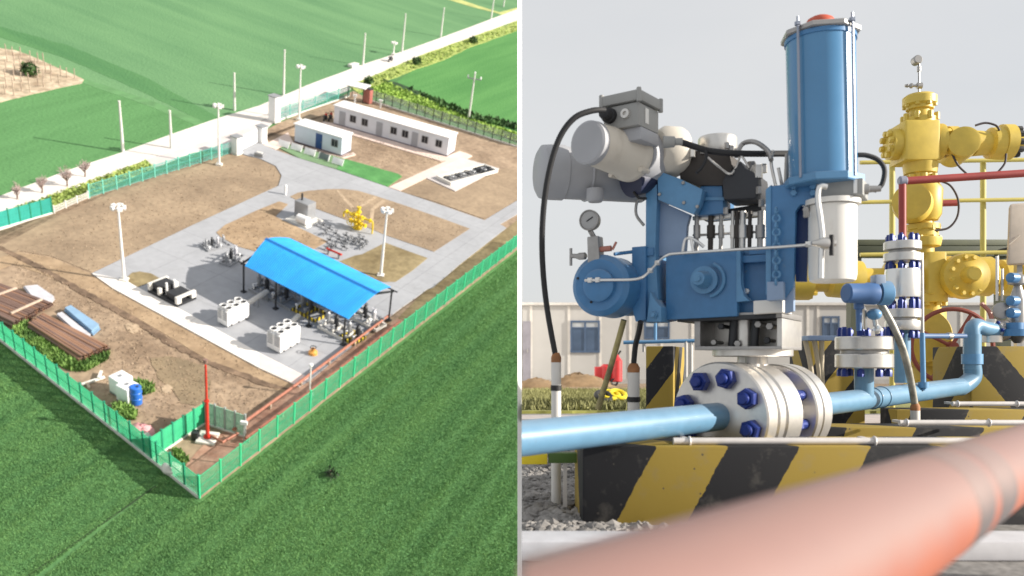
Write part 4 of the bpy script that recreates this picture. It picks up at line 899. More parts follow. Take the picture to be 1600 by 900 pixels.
# rocks and grass blades
def rocks(name, n, X0, X1, Y0, Y1, s0, s1, label, seed):
    r = np.random.default_rng(seed); bm = bmesh.new(); bmesh.ops.create_icosphere(bm, subdivisions=1, radius=1)
    bv = np.array([v.co[:] for v in bm.verts]); bf = np.array([[v.index for v in f.verts] for f in bm.faces]); bm.free()
    out = []
    for _ in range(n):
        Y = r.uniform(Y0, Y1); px = r.uniform(X0, X1); s_ = r.uniform(s0, s1)*(.5+r.random())
        q = bv*(1+r.uniform(-.32,.32,bv.shape))*np.array([s_*r.uniform(.8,1.5), s_*r.uniform(.7,1.2), s_*r.uniform(.5,.9)])
        a = r.uniform(0,6.28); R_ = np.array([[math.cos(a),-math.sin(a),0],[math.sin(a),math.cos(a),0],[0,0,1]])
        q = q@R_.T + np.array([(px-CX)/FPX*Y, Y, gz(Y)+s_*.25])
        if (q[:,0]-.0118*q[:,1]).min() < 0: continue
        out.append(q[bf].reshape(-1,3))
    o = np_mesh(name, np.concatenate(out), 3, rock_m); tag(o, label, None, None, 'stuff')
rocks('gravel_stones', 4200, 816, 1010, 2.42, 5.2, .006, .017, 'loose grey stones of the gravel bed', 2)
rocks('gravel_stones', 380, 905, 1130, 2.58, 2.72, .005, .014, 'loose pale stones along the foot of the striped block', 4)
rocks('gravel_stones', 900, 1010, 1640, 3.3, 5.6, .012, .03, 'loose grey stones between the striped blocks', 5)
def blades(name, n, X0, X1, Y0, Y1, h0, h1, mat, label, seed):
    r = np.random.default_rng(seed); Y = r.uniform(Y0, Y1, n); px = r.uniform(X0, X1, n)
    P = np.stack([(px-CX)/FPX*Y, Y, np.array([gz(y) for y in Y])+.02], 1); hh = r.uniform(h0, h1, n); a = r.uniform(0,6.28,n)
    e = np.stack([np.cos(a), np.sin(a), 0*a],1)*.022; tip = P+np.stack([r.normal(0,.4,n)*hh, r.normal(0,.4,n)*hh, hh],1)
    T = np.stack([P-e,P+e,tip],1); ok = (T[:,:,0]-.0118*T[:,:,1]).min(1) > 0
    o = np_mesh(name, T[ok].reshape(-1,3), 3, mat); tag(o, label, None, None, 'stuff')
blades('grass_blades', 9000, 816, 1060, 9.2, 18.5, .04, .12, M('dry_blade',(.17,.175,.06),.9,var=.35,scale=2,col2=(.27,.265,.11)), 'dry grass blades in front of the site hut', 3)
# kerb in the foreground
o = MB().lohi((.0,2.25,GZ),(1.9,2.40,GZ+.055)).build('kerb', M('kerb_white',(.50,.50,.53),.7,var=.06,scale=3,fine=.06,fscale=20), None, bevel=.012); cutx(o); tag(o, 'low pale concrete kerb in front of the gravel', 'kerb')
# striped concrete blocks
YB, KB = (.34,.235,.035), (.009,.009,.012)
st_front = stripe_mat('block_stripes_front', -.547, .472, .14, YB, KB)
st_mid = stripe_mat('block_stripes_mid', -.547, .62, .1, YB, KB)
st_up = stripe_mat('block_stripes_up', -.75, .30, .35, YB, KB)
st_dn = stripe_mat('block_stripes_down', .85, .44, .52, YB, KB)
def block(lb, p0, p1, Y, dpt, mat, bottom=None, yaw=0.0, bev=.008):
    a = W(p0[0], p0[1], Y); b = W(p1[0], p0[1], Y); z1 = a.z; z0 = gz(Y)-.03
    t = Matrix.Translation((a.x, Y, 0)) @ Matrix.Rotation(yaw, 4, 'Z')
    o = MB().lohi((0,0,z0),(b.x-a.x,dpt,z1)).build('concrete_block', mat, None, bevel=bev); o.matrix_world = t
    tag(o, lb, 'concrete block'); return o
block('long black and yellow striped block in the foreground under the flanged valve', (910,697), (1660,0), 2.75, .34, st_front)
block('low striped block strip behind the valve and first grey rail', (1190,668), (1665,0), 3.75, .25, st_mid)
block('low striped block strip in front of the standing blue riser', (1400,640), (1670,0), 4.55, .2, st_mid)
block('striped block with a yellow chevron left of the valve', (1009,541), (1052,0), 4.4, .5, st_up, yaw=-.32)
block('striped block standing behind the short flange stack', (1268,532), (1352,0), 5.0, .4, st_up)
block('large striped block on the right below the blue pipe end', (1517,541), (1680,0), 4.9, .45, st_dn)
# grey pipes lying in front of the blocks
for lb, x0_, x1_, y_, Y_ in [('nearest of the three grey rails, crossing below the valve flanges', 1052, 1680, 689.5, 2.79), ('middle of the three grey rails behind the conduit stub', 1405, 1685, 660.5, 3.6), ('farthest of the three grey rails below the large striped block', 1488, 1690, 631, 4.35)]:
    a = W(x0_, y_, Y_); b = W(x1_, y_, Y_); t = thing('guard_rail', lb, 'rail', a, 'grey rails in front of the striped blocks')
    MB().cyl(a, b, .0125, seg=14).build('rail', railg, t, True)
    zz = gz(Y_)
    for f in (.04,.5,.96): p = a.lerp(b, f); c_ = MB().torus(p,(1,0,0),.0145,.004,18,6); c_.lohi((p.x-.008,p.y+.012,p.z-.006),(p.x+.008,p.y+.12,p.z+.006)); c_.build('clip', railg, t, True)
# rail end painted yellow and green
a = W(800, 716, 3.0); b = W(908, 712, 3.0); o = MB().lohi((a.x, 2.98, a.z-.02),(W(856,0,3.0).x-.002, 3.03, a.z+.018)); t = thing('marker_bar', 'bar painted yellow and dark green behind the blue pipe', 'bar', a)
o = o.build('yellow_end', M('marker_yellow',(.75,.58,.02),.5), t, True, bevel=.004); cutx(o)
MB().lohi((W(856,0,3.0).x+.002, 2.982, a.z-.016),(b.x, 3.028, a.z+.02)).build('green_end', M('marker_green',(.06,.12,.02),.6), t, True, bevel=.004)
MB().lohi((W(880,0,3.0).x, 3.0, gz(3)-.02),(W(886,0,3.0).x, 3.012, a.z-.017)).build('leg', railg, t, True)
# ------------------------------------------------------------------ blue pipe and valve
PA = Vector((.724,.69,0)).normalized(); PB = Vector((PA.y,-PA.x,0))
def pp(t, z=None):
    zz = -.229+.0127*t/1.0*1.0 if z is None else z
    return Vector((.027,2.38,0))+PA*t+Vector((0,0,-.229+.013*t+(.0085*max(0,t-1.6)**1.2)))
tp = thing('blue_pipe', 'light blue gas pipe running from the left foreground into the valve', 'pipe', pp(.5))
o = MB().tube([pp(-.25),pp(.4),pp(1.16)], .052, 40, 4).build('pipe', bluepipe, tp, True, angle=60); cutx(o)
VC = 1.02
vt = thing('flanged_valve', 'stainless flanged ball valve with dark blue bolts in the blue pipe', 'valve', yaw_mat(pp(VC), PA))
def vl(name, prof, mat, seg=64): return MB().lathe((0,0,0),(1,0,0),prof,seg).build(name, mat, vt, angle=30, bevel=0)
R1 = .203
vl('front_flange', [(-.006,.10),(0,.112),(0,R1-.006),(.006,R1),(.066,R1),(.072,R1-.006)], steel)
vl('gasket', [(.072,.150),(.084,.150)], steel_d)
vl('valve_body', [(.084,R1-.008),(.09,R1-.002),(.125,R1-.002),(.130,R1-.012),(.150,R1-.012),(.155,R1-.004),(.262,R1-.004),(.27,R1-.014),(.27,.10),(.385,.10)], steel)
vl('rear_flange', [(.39,.10),(.39,R1-.016),(.396,R1-.01),(.435,R1-.01),(.44,R1-.018),(.446,R1-.018),(.451,R1-.01),(.515,R1-.01),(.525,R1-.02),(.525,.07)], steel)
hexp = lambda mb, p, d, r, h, ph=0.0: mb.lathe(p, d, [(0,r),(h*.85,r),(h,r*.86)], 6, True, ph)
for k in range(8):
    a = 2*PI*k/8+.28; c = Vector((0, .147*math.cos(a), .147*math.sin(a)))
    b = MB(); hexp(b, c+Vector((-.001,0,0)), Vector((-1,0,0)), .038, .034, a); b.lathe(c+Vector((-.034,0,0)), (-1,0,0), [(0,.022),(.014,.022),(.019,.017)], 20)
    b.build('bolt', boltm, vt, angle=25)
    b = MB(); hexp(b, c*1.0+Vector((.274,0,0)), Vector((1,0,0)), .036, .05, a); b.cyl(c+Vector((.27,0,0)), c+Vector((.39,0,0)), .021, seg=14); b.build('bolt', boltm, vt, angle=25)
# weld neck and stem parts of the valve
sx = .24
MB().lathe((sx,0,.13),(0,0,1),[(0,.07),(.07,.058),(.11,.056)],36).build('stem_neck', steel, vt)
MB().lathe((sx-.075,-.045,.13),(0,0,1),[(0,.028),(.10,.028)],24).build('neck_stud', steel_d, vt); MB().lathe((sx+.08,.03,.13),(0,0,1),[(0,.022),(.10,.022)],20).build('neck_stud', steel_d, vt)
MB().lathe((sx,0,.222),(0,0,1),[(0,.145),(.004,.152),(.026,.152),(.030,.145)],56).build('top_flange', steel, vt)
# pipe behind the valve
tp2 = thing('blue_pipe', 'blue pipe running from the valve to the far elbow and riser', 'pipe', pp(2.2))
MB().tube([pp(VC+.5),pp(2.3),pp(3.56)], .05, 36, 4).build('pipe', bluepipe, tp2, True, angle=60)
for q in (2.36, 2.46): MB().torus(pp(q), PA, .0505, .004, 40, 8).build('weld', bluepipe, tp2, True, angle=60)
e0 = pp(3.56); ex = W(1519, 600, e0.y+.06)
er = W(1519, 512, e0.y+.06)
MB().tube([e0-PA*.03, e0+PA*.03, Vector((ex.x,ex.y,e0.z+.05)), Vector((ex.x,ex.y,e0.z+.12))], .05, 30, 6).build('elbow', bluepipe, tp2, True, angle=60)
MB().cyl((ex.x,ex.y,e0.z+.1),(ex.x,ex.y,er.z-.04),.049,seg=30).build('riser', bluepipe, tp2, True)
MB().lathe((ex.x,ex.y,e0.z+.13),(0,0,1),[(0,.058),(.06,.058)],30).build('collar', blue2, tp2, True)
e2 = Vector((ex.x+.19, ex.y+.10, er.z-.012))
MB().tube([(ex.x,ex.y,er.z-.05),(ex.x,ex.y,er.z-.01),(ex.x+.03,ex.y+.015,er.z+.012),(ex.x+.09,ex.y+.045,er.z),e2],.044,28,6).build('top_elbow', bluepipe, tp2, True, angle=60)
# ------------------------------------------------------------------ actuator
AR = Vector((.866,-.5,0)); AD = Vector((.5,.866,0)); C0 = Vector((.787,3.1,0))
AM = yaw_mat(C0, AR); AI = AM.inverted()
act = thing('valve_actuator', 'blue and grey hydraulic valve actuator with a tall blue cylinder mounted above the flanged valve', 'actuator', AM)
def A(px, py, yl=0.0):
    r_ = ray(px, py); return AI @ (r_*((yl+C0.dot(AD))/r_.dot(AD)))
def AW(px, py, yl=0.0): return AM @ A(px, py, yl)
def plate(name, px, yl, dpt, mat, bev=.004, parent=act):
    return MB().prism([A(x,y,yl) for x,y in px], (0,dpt,0)).build(name, mat, parent, bevel=bev)
# stainless mounting bracket (open frame)
plate('bracket_top', [(1085,490),(1222,487),(1222,496),(1085,499)], .028, .365, steel_d, .002)
plate('bracket_side', [(1085,500),(1094,500),(1094,545),(1085,546)], .03, .20, steel_d, .002)
plate('bracket_side', [(1214,497),(1222,497),(1222,545),(1214,546)], .03, .36, steel, .002)
plate('bracket_base', [(1085,541),(1222,541),(1222,546),(1085,547)], .025, .36, steel_d, .002)
plate('bracket_back', [(1094,500),(1214,498),(1214,542),(1094,543)], .225, .006, steel, 0)
for x, y, r_ in [(1128,510,.013),(1186,507,.014),(1204,510,.015),(1117,535,.012),(1154,537,.014),(1200,532,.013)]:
    p = A(x, y, .08); b = MB(); hexp(b, p, Vector((0,-1,0)), r_, .02); b.cyl(p, p+Vector((0,.1,0)), r_*.6, seg=10); b.build('stud', steel_d if x % 3 else darkm, act)
for x in (1147, 1181): b = MB().cyl(A(x,500,.09), A(x-3,542,.09), .016, seg=14); b.build('drive_rod', darkm, act)
MB().cyl(A(1163,498,.11), A(1163,548,.11), .03, seg=24).build('drive_stem', steel, act)
# gear housing
plate('gear_housing', [(1040,398),(1152,390),(1152,494),(1040,500)], 0, .26, blue, .006)
plate('side_housing', [(1152,391),(1210,386),(1210,466),(1196,470),(1180,470),(1180,492),(1152,493)], .055, .2, blue, .005)
plate('housing_rim', [(1150,391),(1157,390),(1158,445),(1163,462),(1172,470),(1150,472)], -.004, .06, blue2, .004)
plate('housing_lip', [(1157,400),(1207,396),(1207,408),(1157,411)], .02, .04, blue, .004)
plate('flange_lip', [(1170,386),(1212,383),(1212,396),(1170,398)], .03, .06, blue, .003)
plate('name_plate', [(1177,470),(1223,467),(1223,488),(1177,491)], -.01, .16, whitep, .003)
p = A(1102,438,0); b = MB().lathe(p,(0,-1,0),[(0,.052),(.02,.052),(.022,.034),(.05,.032),(.09,.024),(.092,.012),(.105,.012)],36); b.build('hub', blue2, act)
MB().torus(p+Vector((.012,-.012,0)),(0,1,0),.062,.007,36,8,-1.2,1.4).build('hub_guard', blue2, act)
p = A(1168,455,.055); b = MB(); hexp(b, p, Vector((0,-1,0)), .011, .014); b.build('bolt', steel_b, act)
plate('housing_foot', [(1058,496),(1212,490),(1212,497),(1058,503)], .02, .2, darkm, .002)
# vertical bracket column and plates
plate('column', [(1009,275),(1013,266),(1024,263),(1027,300),(1024,385),(1030,500),(1008,503)], -.02, .14, blue2, .004)
plate('column_web', [(1026,312),(1078,335),(1073,352),(1070,396),(1026,401)], .02, .03, M('blue_pale',(.24,.33,.48),.45,var=.1,scale=5), .003)
plate('top_plate', [(1027,266),(1062,279),(1098,296),(1093,318),(1084,335),(1062,326),(1028,312)], -.03, .05, blue2, .004)
plate('support_arm', [(1094,291),(1128,289),(1131,333),(1088,337)], .03, .16, blue, .004)
plate('arm_lip', [(1096,308),(1131,308),(1131,313),(1096,313)], .022, .01, blue2, .001)
for x, y in [(1031,273),(1068,286),(1031,304),(1069,317),(1090,323)]:
    p = A(x, y, -.03); b = MB(); hexp(b, p, Vector((0,-1,0)), .007, .008); b.build('bolt', steel_d, act)
plate('clamp_block', [(987,386),(1009,384),(1009,500),(993,503),(987,480)], -.04, .18, blue, .004)
plate('clamp_cap', [(1009,388),(1021,386),(1021,399),(1009,400)], -.03, .1, blue, .003)
plate('foot_clamp', [(1016,455),(1024,470),(1033,480),(1033,503),(1010,503)], -.06, .1, blue2, .004)
p = A(1024,492,-.06); b = MB(); hexp(b, p, Vector((0,-1,0)), .014, .018); b.lathe(p+Vector((0,-.018,0)),(0,-1,0),[(0,.008),(.012,.008)],12); b.build('bolt', blue2, act)
plate('lower_frame', [(1033,470),(1046,475),(1046,500),(1033,502)], .02, .1, M('blue_deep',(.008,.035,.13),.5,var=.1), .003)
p0 = A(1008,388,.0)
b = MB().tube([A(1006,312,.0),A(996,314,0),A(994,335,0),A(1006,352,0)], .006, 8, 4); b.build('lifting_eye', steel_d, act)
# left hydraulic cylinder
p = A(938,446,-.16); R_ = .118
MB().lathe(p,(0,1,0),[(-.012,R_-.02),(0,R_-.004),(.004,R_),(.13,R_),(.138,R_-.006),(.138,R_-.014),(.30,R_-.014)],64).build('cylinder', blue, act)
MB().lathe(p+Vector((.004,0,-.002)),(0,-1,0),[(.006,.062),(.030,.062),(.034,.056)],44).build('end_boss', blue, act)
MB().torus(p+Vector((0,.135,0)),(0,1,0),R_-.004,.006,56,8).build('seam', blue2, act)
for x, y in [(903,435),(959,449),(924,472)]:
    q = A(x, y, -.172); MB().lathe(q,(0,-1,0),[(0,.005),(.004,.005)],12).build('set_screw', rubber, act)
plate('relief_mark', [(928,463),(948,459),(954,450),(957,453),(951,463),(930,467)], -.176, .006, M('blue_deep',(.008,.035,.13),.5,var=.1), 0)
# gauge and manifold
plate('gauge_manifold', [(917,370),(934,368),(937,412),(928,416),(918,412)], -.17, .05, steel_d, .004)
gp = A(922,344.5,-.17); MB().lathe(gp,(0,-1,0),[(-.02,.036),(.0,.040),(.014,.040),(.016,.036),(.010,.034)],40).build('gauge_case', steel_d, act)
MB().lathe(gp+Vector((0,-.0105,0)),(0,-1,0),[(0,.034),(.001,.034)],36).build('gauge_face', M('gauge_face',(.34,.34,.34),.4), act)
MB().box(gp+Vector((.004,-.013,.003)),(.030,.002,.004),Matrix.Rotation(-.5,3,'Y')).build('gauge_needle', darkm, act)
MB().cyl(gp-Vector((0,0,.038)), A(925,370,-.17)+Vector((0,.02,0)), .010, seg=12).build('gauge_stem', steel_d, act)
b = MB().cyl(A(893,400,-.15),A(916,400,-.15),.009,seg=10); b.cyl(A(892,388,-.15),A(892,415,-.15),.006,seg=8); b.lathe(A(898,401,-.15),(1,0,0),[(0,.006),(.02,.014),(.045,.014),(.05,.008)],14); b.build('vent_handle', steel_d, act)
b = MB().cyl(A(936,390,-.15),A(955,388,-.15),.011,seg=10); b.cyl(A(957,390,-.15),A(963,378,-.15),.005,seg=8); b.build('lever', M('lever_red',(.40,.16,.12),.5), act)
MB().cyl(A(960,397,-.10),A(992,393,-.02),.007,seg=10).build('tie_bar', blue, act)
# motors
pal = M('motor_shadow', (.30,.31,.34), .55, var=.05)
mdir = Vector((.68,.73,0)); mloc = (AI.to_3x3() @ mdir).normalized()
p = AI @ W(917,222,2.98)
MB().lathe(p, mloc, [(0,.070),(.006,.078),(.030,.080),(.034,.078)],44).build('motor_cap', motorg, act)
MB().lathe(p, mloc, [(.034,.0765),(.05,.0765),(.24,.0885),(.25,.096),(.262,.100),(.275,.100),(.285,.092)],48).build('motor_body', motorw, act)
for k in range(4):
    a = PI/4+k*PI/2; x_, y_ = MB().ring_frame(mloc); c = p+mloc*.255+(x_*math.cos(a)+y_*math.sin(a))*.098
    MB().lathe(c-mloc*.02, mloc, [(0,.010),(.05,.010)], 10).build('lug', motorw, act)
MB().lathe(p, mloc, [(.286,.095),(.36,.108),(.42,.108),(.44,.10)],44).build('gear_case', motorg, act)
MB().lathe(AI @ W(1036,236,3.22), (AI.to_3x3() @ Vector((.93,.36,0))).normalized(), [(-.03,.075),(0,.095),(.06,.097),(.075,.09),(.08,.07)],40).build('end_case', motorw, act)
m2 = (AI.to_3x3() @ Vector((.97,.24,.0))).normalized(); p2 = AI @ W(841,268,3.30)
MB().lathe(p2, m2, [(0,.085),(.012,.104),(.05,.109),(.10,.109),(.105,.103),(.44,.103),(.46,.09)],52).build('lower_motor', motorg, act)
MB().torus(p2+m2*.20, m2, .104, .006, 44, 8).build('motor_band', motorg, act)
plate('motor_strap', [(902,250),(918,250),(920,292),(930,297),(904,297),(908,288)], -.05, .06, boxg, .004)
MB().lathe(AI @ W(930,303,3.26), (0,0,-1), [(-.02,.034),(.02,.034),(.032,.026)], 24).build('drain_plug', motorg, act)
MB().cyl(AI @ W(985,285,3.2), AI @ W(1012,276,3.25), .06, seg=30).build('shaft_cover', M('shaft_dark',(.02,.025,.06),.5), act)
MB().tube([AI @ W(990,300,3.2), AI @ W(998,309,3.19), AI @ W(1010,310,3.2)], .005, 8, 4).build('hose', rubber, act)
# junction box (own yaw)
jm = yaw_mat(W(990,172,3.02), (.80,-.60)); ji = jm.inverted()
def jb(name, lo, hi, mat, bev=.006): return MB().add([AI @ (jm @ Vector((x,y,z))) for x in (lo[0],hi[0]) for y in (lo[1],hi[1]) for z in (lo[2],hi[2])], [(0,1,3,2),(4,6,7,5),(0,4,5,1),(2,3,7,6),(0,2,6,4),(1,5,7,3)]).build(name, mat, act, bevel=bev)
jb('junction_box', (-.115,-.02,-.062), (.030,.14,.022), boxg)
jb('box_lid', (-.125,-.03,.026), (.040,.15,.064), boxg)
jb('box_foot', (-.11,.0,-.11), (.03,.14,-.062), motorg)
for x, y in ((-.12,-.025),(.035,-.025),(.035,.145)): MB().lathe(AI @ (jm @ Vector((x,y,.02))),(0,0,1),[(0,.009),(.047,.009),(.05,.007)],12).build('lid_screw', boxg, act)
q = AI @ (jm @ Vector((-.085,-.02,-.012))); jf = (AI.to_3x3() @ (jm.to_3x3() @ Vector((0,-1,0)))).normalized()
MB().lathe(q, jf, [(0,.028),(.02,.028),(.022,.022),(.05,.020),(.055,.012)],20).build('cable_gland', rubber, act)
MB().lathe(AI @ (jm @ Vector((-.02,-.02,-.015))), jf, [(0,.019),(.012,.017),(.012,.008),(.004,.008)],24).build('plug', steel, act)
q = AI @ (jm @ Vector((.0305,.05,-.01))); jr = (AI.to_3x3() @ (jm.to_3x3() @ Vector((1,0,0)))).normalized()
jb('rating_plate', (.0305,.03,-.045), (.033,.055,.01), whitep, 0)
# manifold
plate('valve_manifold', [(1060,240),(1075,234),(1140,240),(1145,262),(1130,290),(1090,290),(1062,280)], .02, .22, blockdk, .006)
plate('solenoid', [(1128,285),(1134,270),(1150,262),(1156,250),(1164,262),(1184,272),(1186,298),(1180,310),(1130,312)], -.02, .16, solen, .008)
p = A(1121,236,.1); MB().lathe(p,(0,0,1),[(-.02,.066),(0,.074),(.045,.074),(.052,.07)],40).build('cap_dome', steel, act)
for x, y, yl, w in [(1081,240,0,.02),(1098,236,.02,.015),(1136,228,-.01,.014),(1142,234,0,.018),(1150,238,.05,.015),(1183,270,.0,.03),(1174,262,.08,.025),(1193,264,.1,.02),(1186,298,-.02,.016),(1190,318,-.02,.016),(1134,330,-.01,.014)]:
    b = MB(); hexp(b, A(x,y,yl)-Vector((0,0,w*.7)), Vector((0,0,1)), w*.7, w*1.6); b.build('fitting', steel if x % 2 else steel_d, act)
for pts, r_ in [([(1106,246),(1120,258),(1140,272),(1150,262),(1158,244),(1170,262)],.0045), ([(1150,245),(1160,225),(1180,222),(1200,236),(1205,250)],.009), ([(1208,235),(1205,255),(1212,290)],.006), ([(1216,262),(1222,290)],.006), ([(1230,240),(1228,288)],.008)]:
    MB().tube([A(x,y,-.03+.02*(i%2)) for i,(x,y) in enumerate(pts)], r_, 8, 4).build('tubing', steel if r_ < .0065 else steel_d, act)
for x, w, m_ in [(1089,.012,steel_d),(1111,.014,blockdk),(1127,.010,steel_d),(1145,.009,steel),(1152,.012,blockdk),(1161,.016,steel),(1172,.010,blockdk),(1190,.020,steel_d)]:
    b = MB().cyl(A(x,330,.06), A(x-1,392,.06), w*.75, seg=12); b.cyl(A(x,352,.06),A(x,372,.06), w*1.15, seg=12); b.build('hydraulic_line', m_, act)
plate('line_rail', [(1082,338),(1190,330),(1190,336),(1082,344)], .07, .02, steel, .001)
plate('line_rail', [(1082,366),(1190,360),(1190,363),(1082,369)], .08, .02, steel_d, .001)
plate('under_tray', [(1090,334),(1190,318),(1190,330),(1090,340)], .1, .14, darkm, .002)
MB().tube([A(1066,398,-.02),A(1070,376,-.02),A(1078,372,-.02),A(1090,378,-.01),A(1100,386,0)], .006, 8, 5).build('loop_tube', steel_b, act)
MB().tube([A(1080,374,-.02),A(1084,396,-.02)], .006, 8, 0).build('loop_tube', steel_b, act)
# right yoke and accumulator
plate('yoke_plate', [(1200,300),(1206,290),(1236,287),(1290,287),(1290,318),(1250,320),(1243,330),(1240,448),(1225,468),(1200,468)], -.06, .03, blue, .005)
plate('yoke_side', [(1196,296),(1205,288),(1205,468),(1196,460)], -.065, .12, blue2, .004)
plate('yoke_back', [(1240,322),(1264,322),(1260,440),(1243,440)], -.01, .02, M('blue_deep',(.008,.035,.13),.5,var=.1), .002)
plate('yoke_foot', [(1198,440),(1224,440),(1224,468),(1198,470)], -.09, .05, M('blue_pale',(.24,.33,.48),.45,var=.1,scale=5), .003)
plate('yoke_tail', [(1226,448),(1240,446),(1240,486),(1226,490)], -.05, .03, M('blue_pale',(.24,.33,.48),.45,var=.1,scale=5), .003)
ch = MB()
for i in range(12):
    y_ = 330+i*11; ch.torus(A(1213,y_,-.085),(0,1,0) if i % 2 else (1,0,0),.012,.0042,14,6)
ch.build('chain', blue2, act)
for x, y in [(1241,292),(1241,302),(1271,292),(1271,302),(1260,328)]:
    b = MB(); hexp(b, A(x,y,-.06), Vector((0,-1,0)), .012, .014); b.build('bolt', steel_d if y > 320 else blue2, act)
cx_, cz0, cz1 = A(1291,285,-.02), A(1291,285,-.02).z, None
base = AM @ cx_; accY = base.y
z0a = (CY-284)/FPX*accY; z1a = (CY-57)/FPX*accY
ax = Vector((-.018,0,1)).normalized()
def acl(name, prof, mat, seg=64, sm=30): return MB().lathe(AI @ Vector((base.x,base.y,0)), ax, prof, seg).build(name, mat, act, angle=sm)
acl('accumulator', [(z0a+.012,.113),(z1a-.004,.116)], M('accumulator_blue', (.07,.22,.41), .30, var=.07, scale=3, coat=.3))
acl('top_cap', [(z1a-.004,.128),(z1a,.134),(z1a+.012,.134),(z1a+.016,.13)], steel_d, 8)
acl('top_ring', [(z1a-.02,.120),(z1a-.005,.120)], blue)
acl('bottom_cap', [(z0a-.016,.132),(z0a-.012,.136),(z0a+.010,.136),(z0a+.012,.13)], blue2, 8)
for k in range(8):
    a = 2*PI*k/8+PI/8+.2; e = Vector((math.cos(a)*.124, math.sin(a)*.124, 0)); q0 = AI @ (Vector((base.x,base.y,0))+ax*(z0a)+e); q1 = AI @ (Vector((base.x,base.y,0))+ax*(z1a+.012)+e)
    if k % 2 == 0 or True:
        if k % 2 == 0:
            b = MB().cyl(q0, q1+Vector((0,0,.03)), .0046, seg=10); hexp(b, q1, Vector((0,0,1)), .011, .012); b.build('tie_rod', M('rod_steel',(.30,.33,.40),.4,.6), act)
b = MB().lathe(AI @ (Vector((base.x,base.y,0))+ax*(z1a+.016)), (0,0,1), [(0,.05),(.03,.05),(.042,.044),(.05,.030),(.054,.012)], 32); b.build('red_cap', M('cap_red',(.50,.09,.045),.5), act)
bp = Vector((base.x+.085, base.y, 0)); 
def lcl(name, prof, mat, seg=48, dx=0.0): return MB().lathe(AI @ Vector((base.x+.018+dx,base.y-.01,0)), (0,0,1), prof, seg).build(name, mat, act)
zz = lambda y: (CY-y)/FPX*accY
bx = AI @ Vector((base.x+.052, base.y-.01, (zz(288)+zz(313))/2))
MB().box(bx, (.150,.14,zz(288)-zz(313))).build('port_block', boxg, act, bevel=.004)
MB().box(bx+Vector((.052,-.072,.0)), (.012,.006,zz(288)-zz(313)-.01)).build('port_strip', steel_b, act, bevel=.001)
lcl('lower_flange', [(zz(322),.092),(zz(314),.092)], whitep)
lcl('lower_cylinder', [(zz(441),.068),(zz(439),.076),(zz(430),.080),(zz(323),.080)], whitep)
for x, y in [(1260,330),(1331,330),(1331,322)]: b = MB(); hexp(b, AI @ W(x,y,accY-.05), Vector((0,0,-1)), .011, .022); b.build('bolt', steel_d, act)
b = MB().tube([AI @ W(x,y,accY-.13) for x,y in [(1292,292),(1281,292),(1278,310),(1282,340),(1285,368),(1284,392),(1283,435)]], .0095, 10, 5); b.build('bracket_tube', steel_b, act)
b = MB().lathe(AI @ W(1268,380,accY-.14), (AI.to_3x3() @ Vector((1,0,0))), [(0,.007),(.02,.012),(.04,.020),(.055,.020),(.06,.010),(.08,.010)], 16); b.build('needle_valve', steel, act)
b = MB().cyl(AI @ W(1292,382,accY-.15), AI @ W(1298,382,accY-.15), .005, seg=8); b.cyl(AI @ W(1299.5,367,accY-.15), AI @ W(1299.5,399,accY-.15), .008, seg=10); b.build('valve_handle', rubber, act)
b = MB().lathe(AI @ W(1342,296,accY-.06), (AI.to_3x3() @ Vector((1,-.2,0))), [(0,.018),(.03,.018),(.032,.012),(.07,.010)], 16); b.build('outlet_fitting', steel_d, act)
MB().tube([AI @ W(x,y,accY+.0) for x,y in [(1366,298),(1378,288),(1382,265),(1372,250),(1355,243),(1340,242)]], .0085, 10, 6).build('hose', rubber, act)
# long steel tube across the front
tb = MB().tube([A(x,y,yl) for x,y,yl in [(914,438,-.20),(945,437.5,-.20),(985,437,-.19),(1002,434,-.18),(1014,425,-.15),(1030,408,-.10),(1042,399,-.07),(1060,396,-.06),(1150,390,-.06),(1220,386,-.10),(1278,381,-.16)]], .0056, 10, 4); tb.build('steel_tube', steel_b, act)
for x, y, yl in [(922,438,-.20),(934,437.5,-.20),(1016,423,-.145),(1027,411,-.11),(1262,382,-.14)]:
    b = MB(); hexp(b, A(x-3,y,yl), Vector((1,0,0)), .0105, .018); b.build('tube_nut', steel_b, act)
# blue wiring to the rear
MB().tube([AI @ W(x,y,Y_) for x,y,Y_ in [(1044,222,3.05),(1062,222,3.05),(1085,229,3.06),(1110,236,3.05),(1160,240,3.04),(1235,240,3.1)]], .0115, 10, 5).build('black_hose', rubber, act)
b = MB().lathe(AI @ W(1036,222,3.05), (AI.to_3x3() @ Vector((1,-.1,0))), [(0,.022),(.04,.020),(.045,.013),(.07,.013)], 16); b.build('hose_gland', boxg, act)
MB().tube([AI @ W(x,y,3.03) for x,y in [(1102,232),(1103,248),(1096,262),(1088,270)]], .006, 8, 5).build('thin_hose', rubber, act)
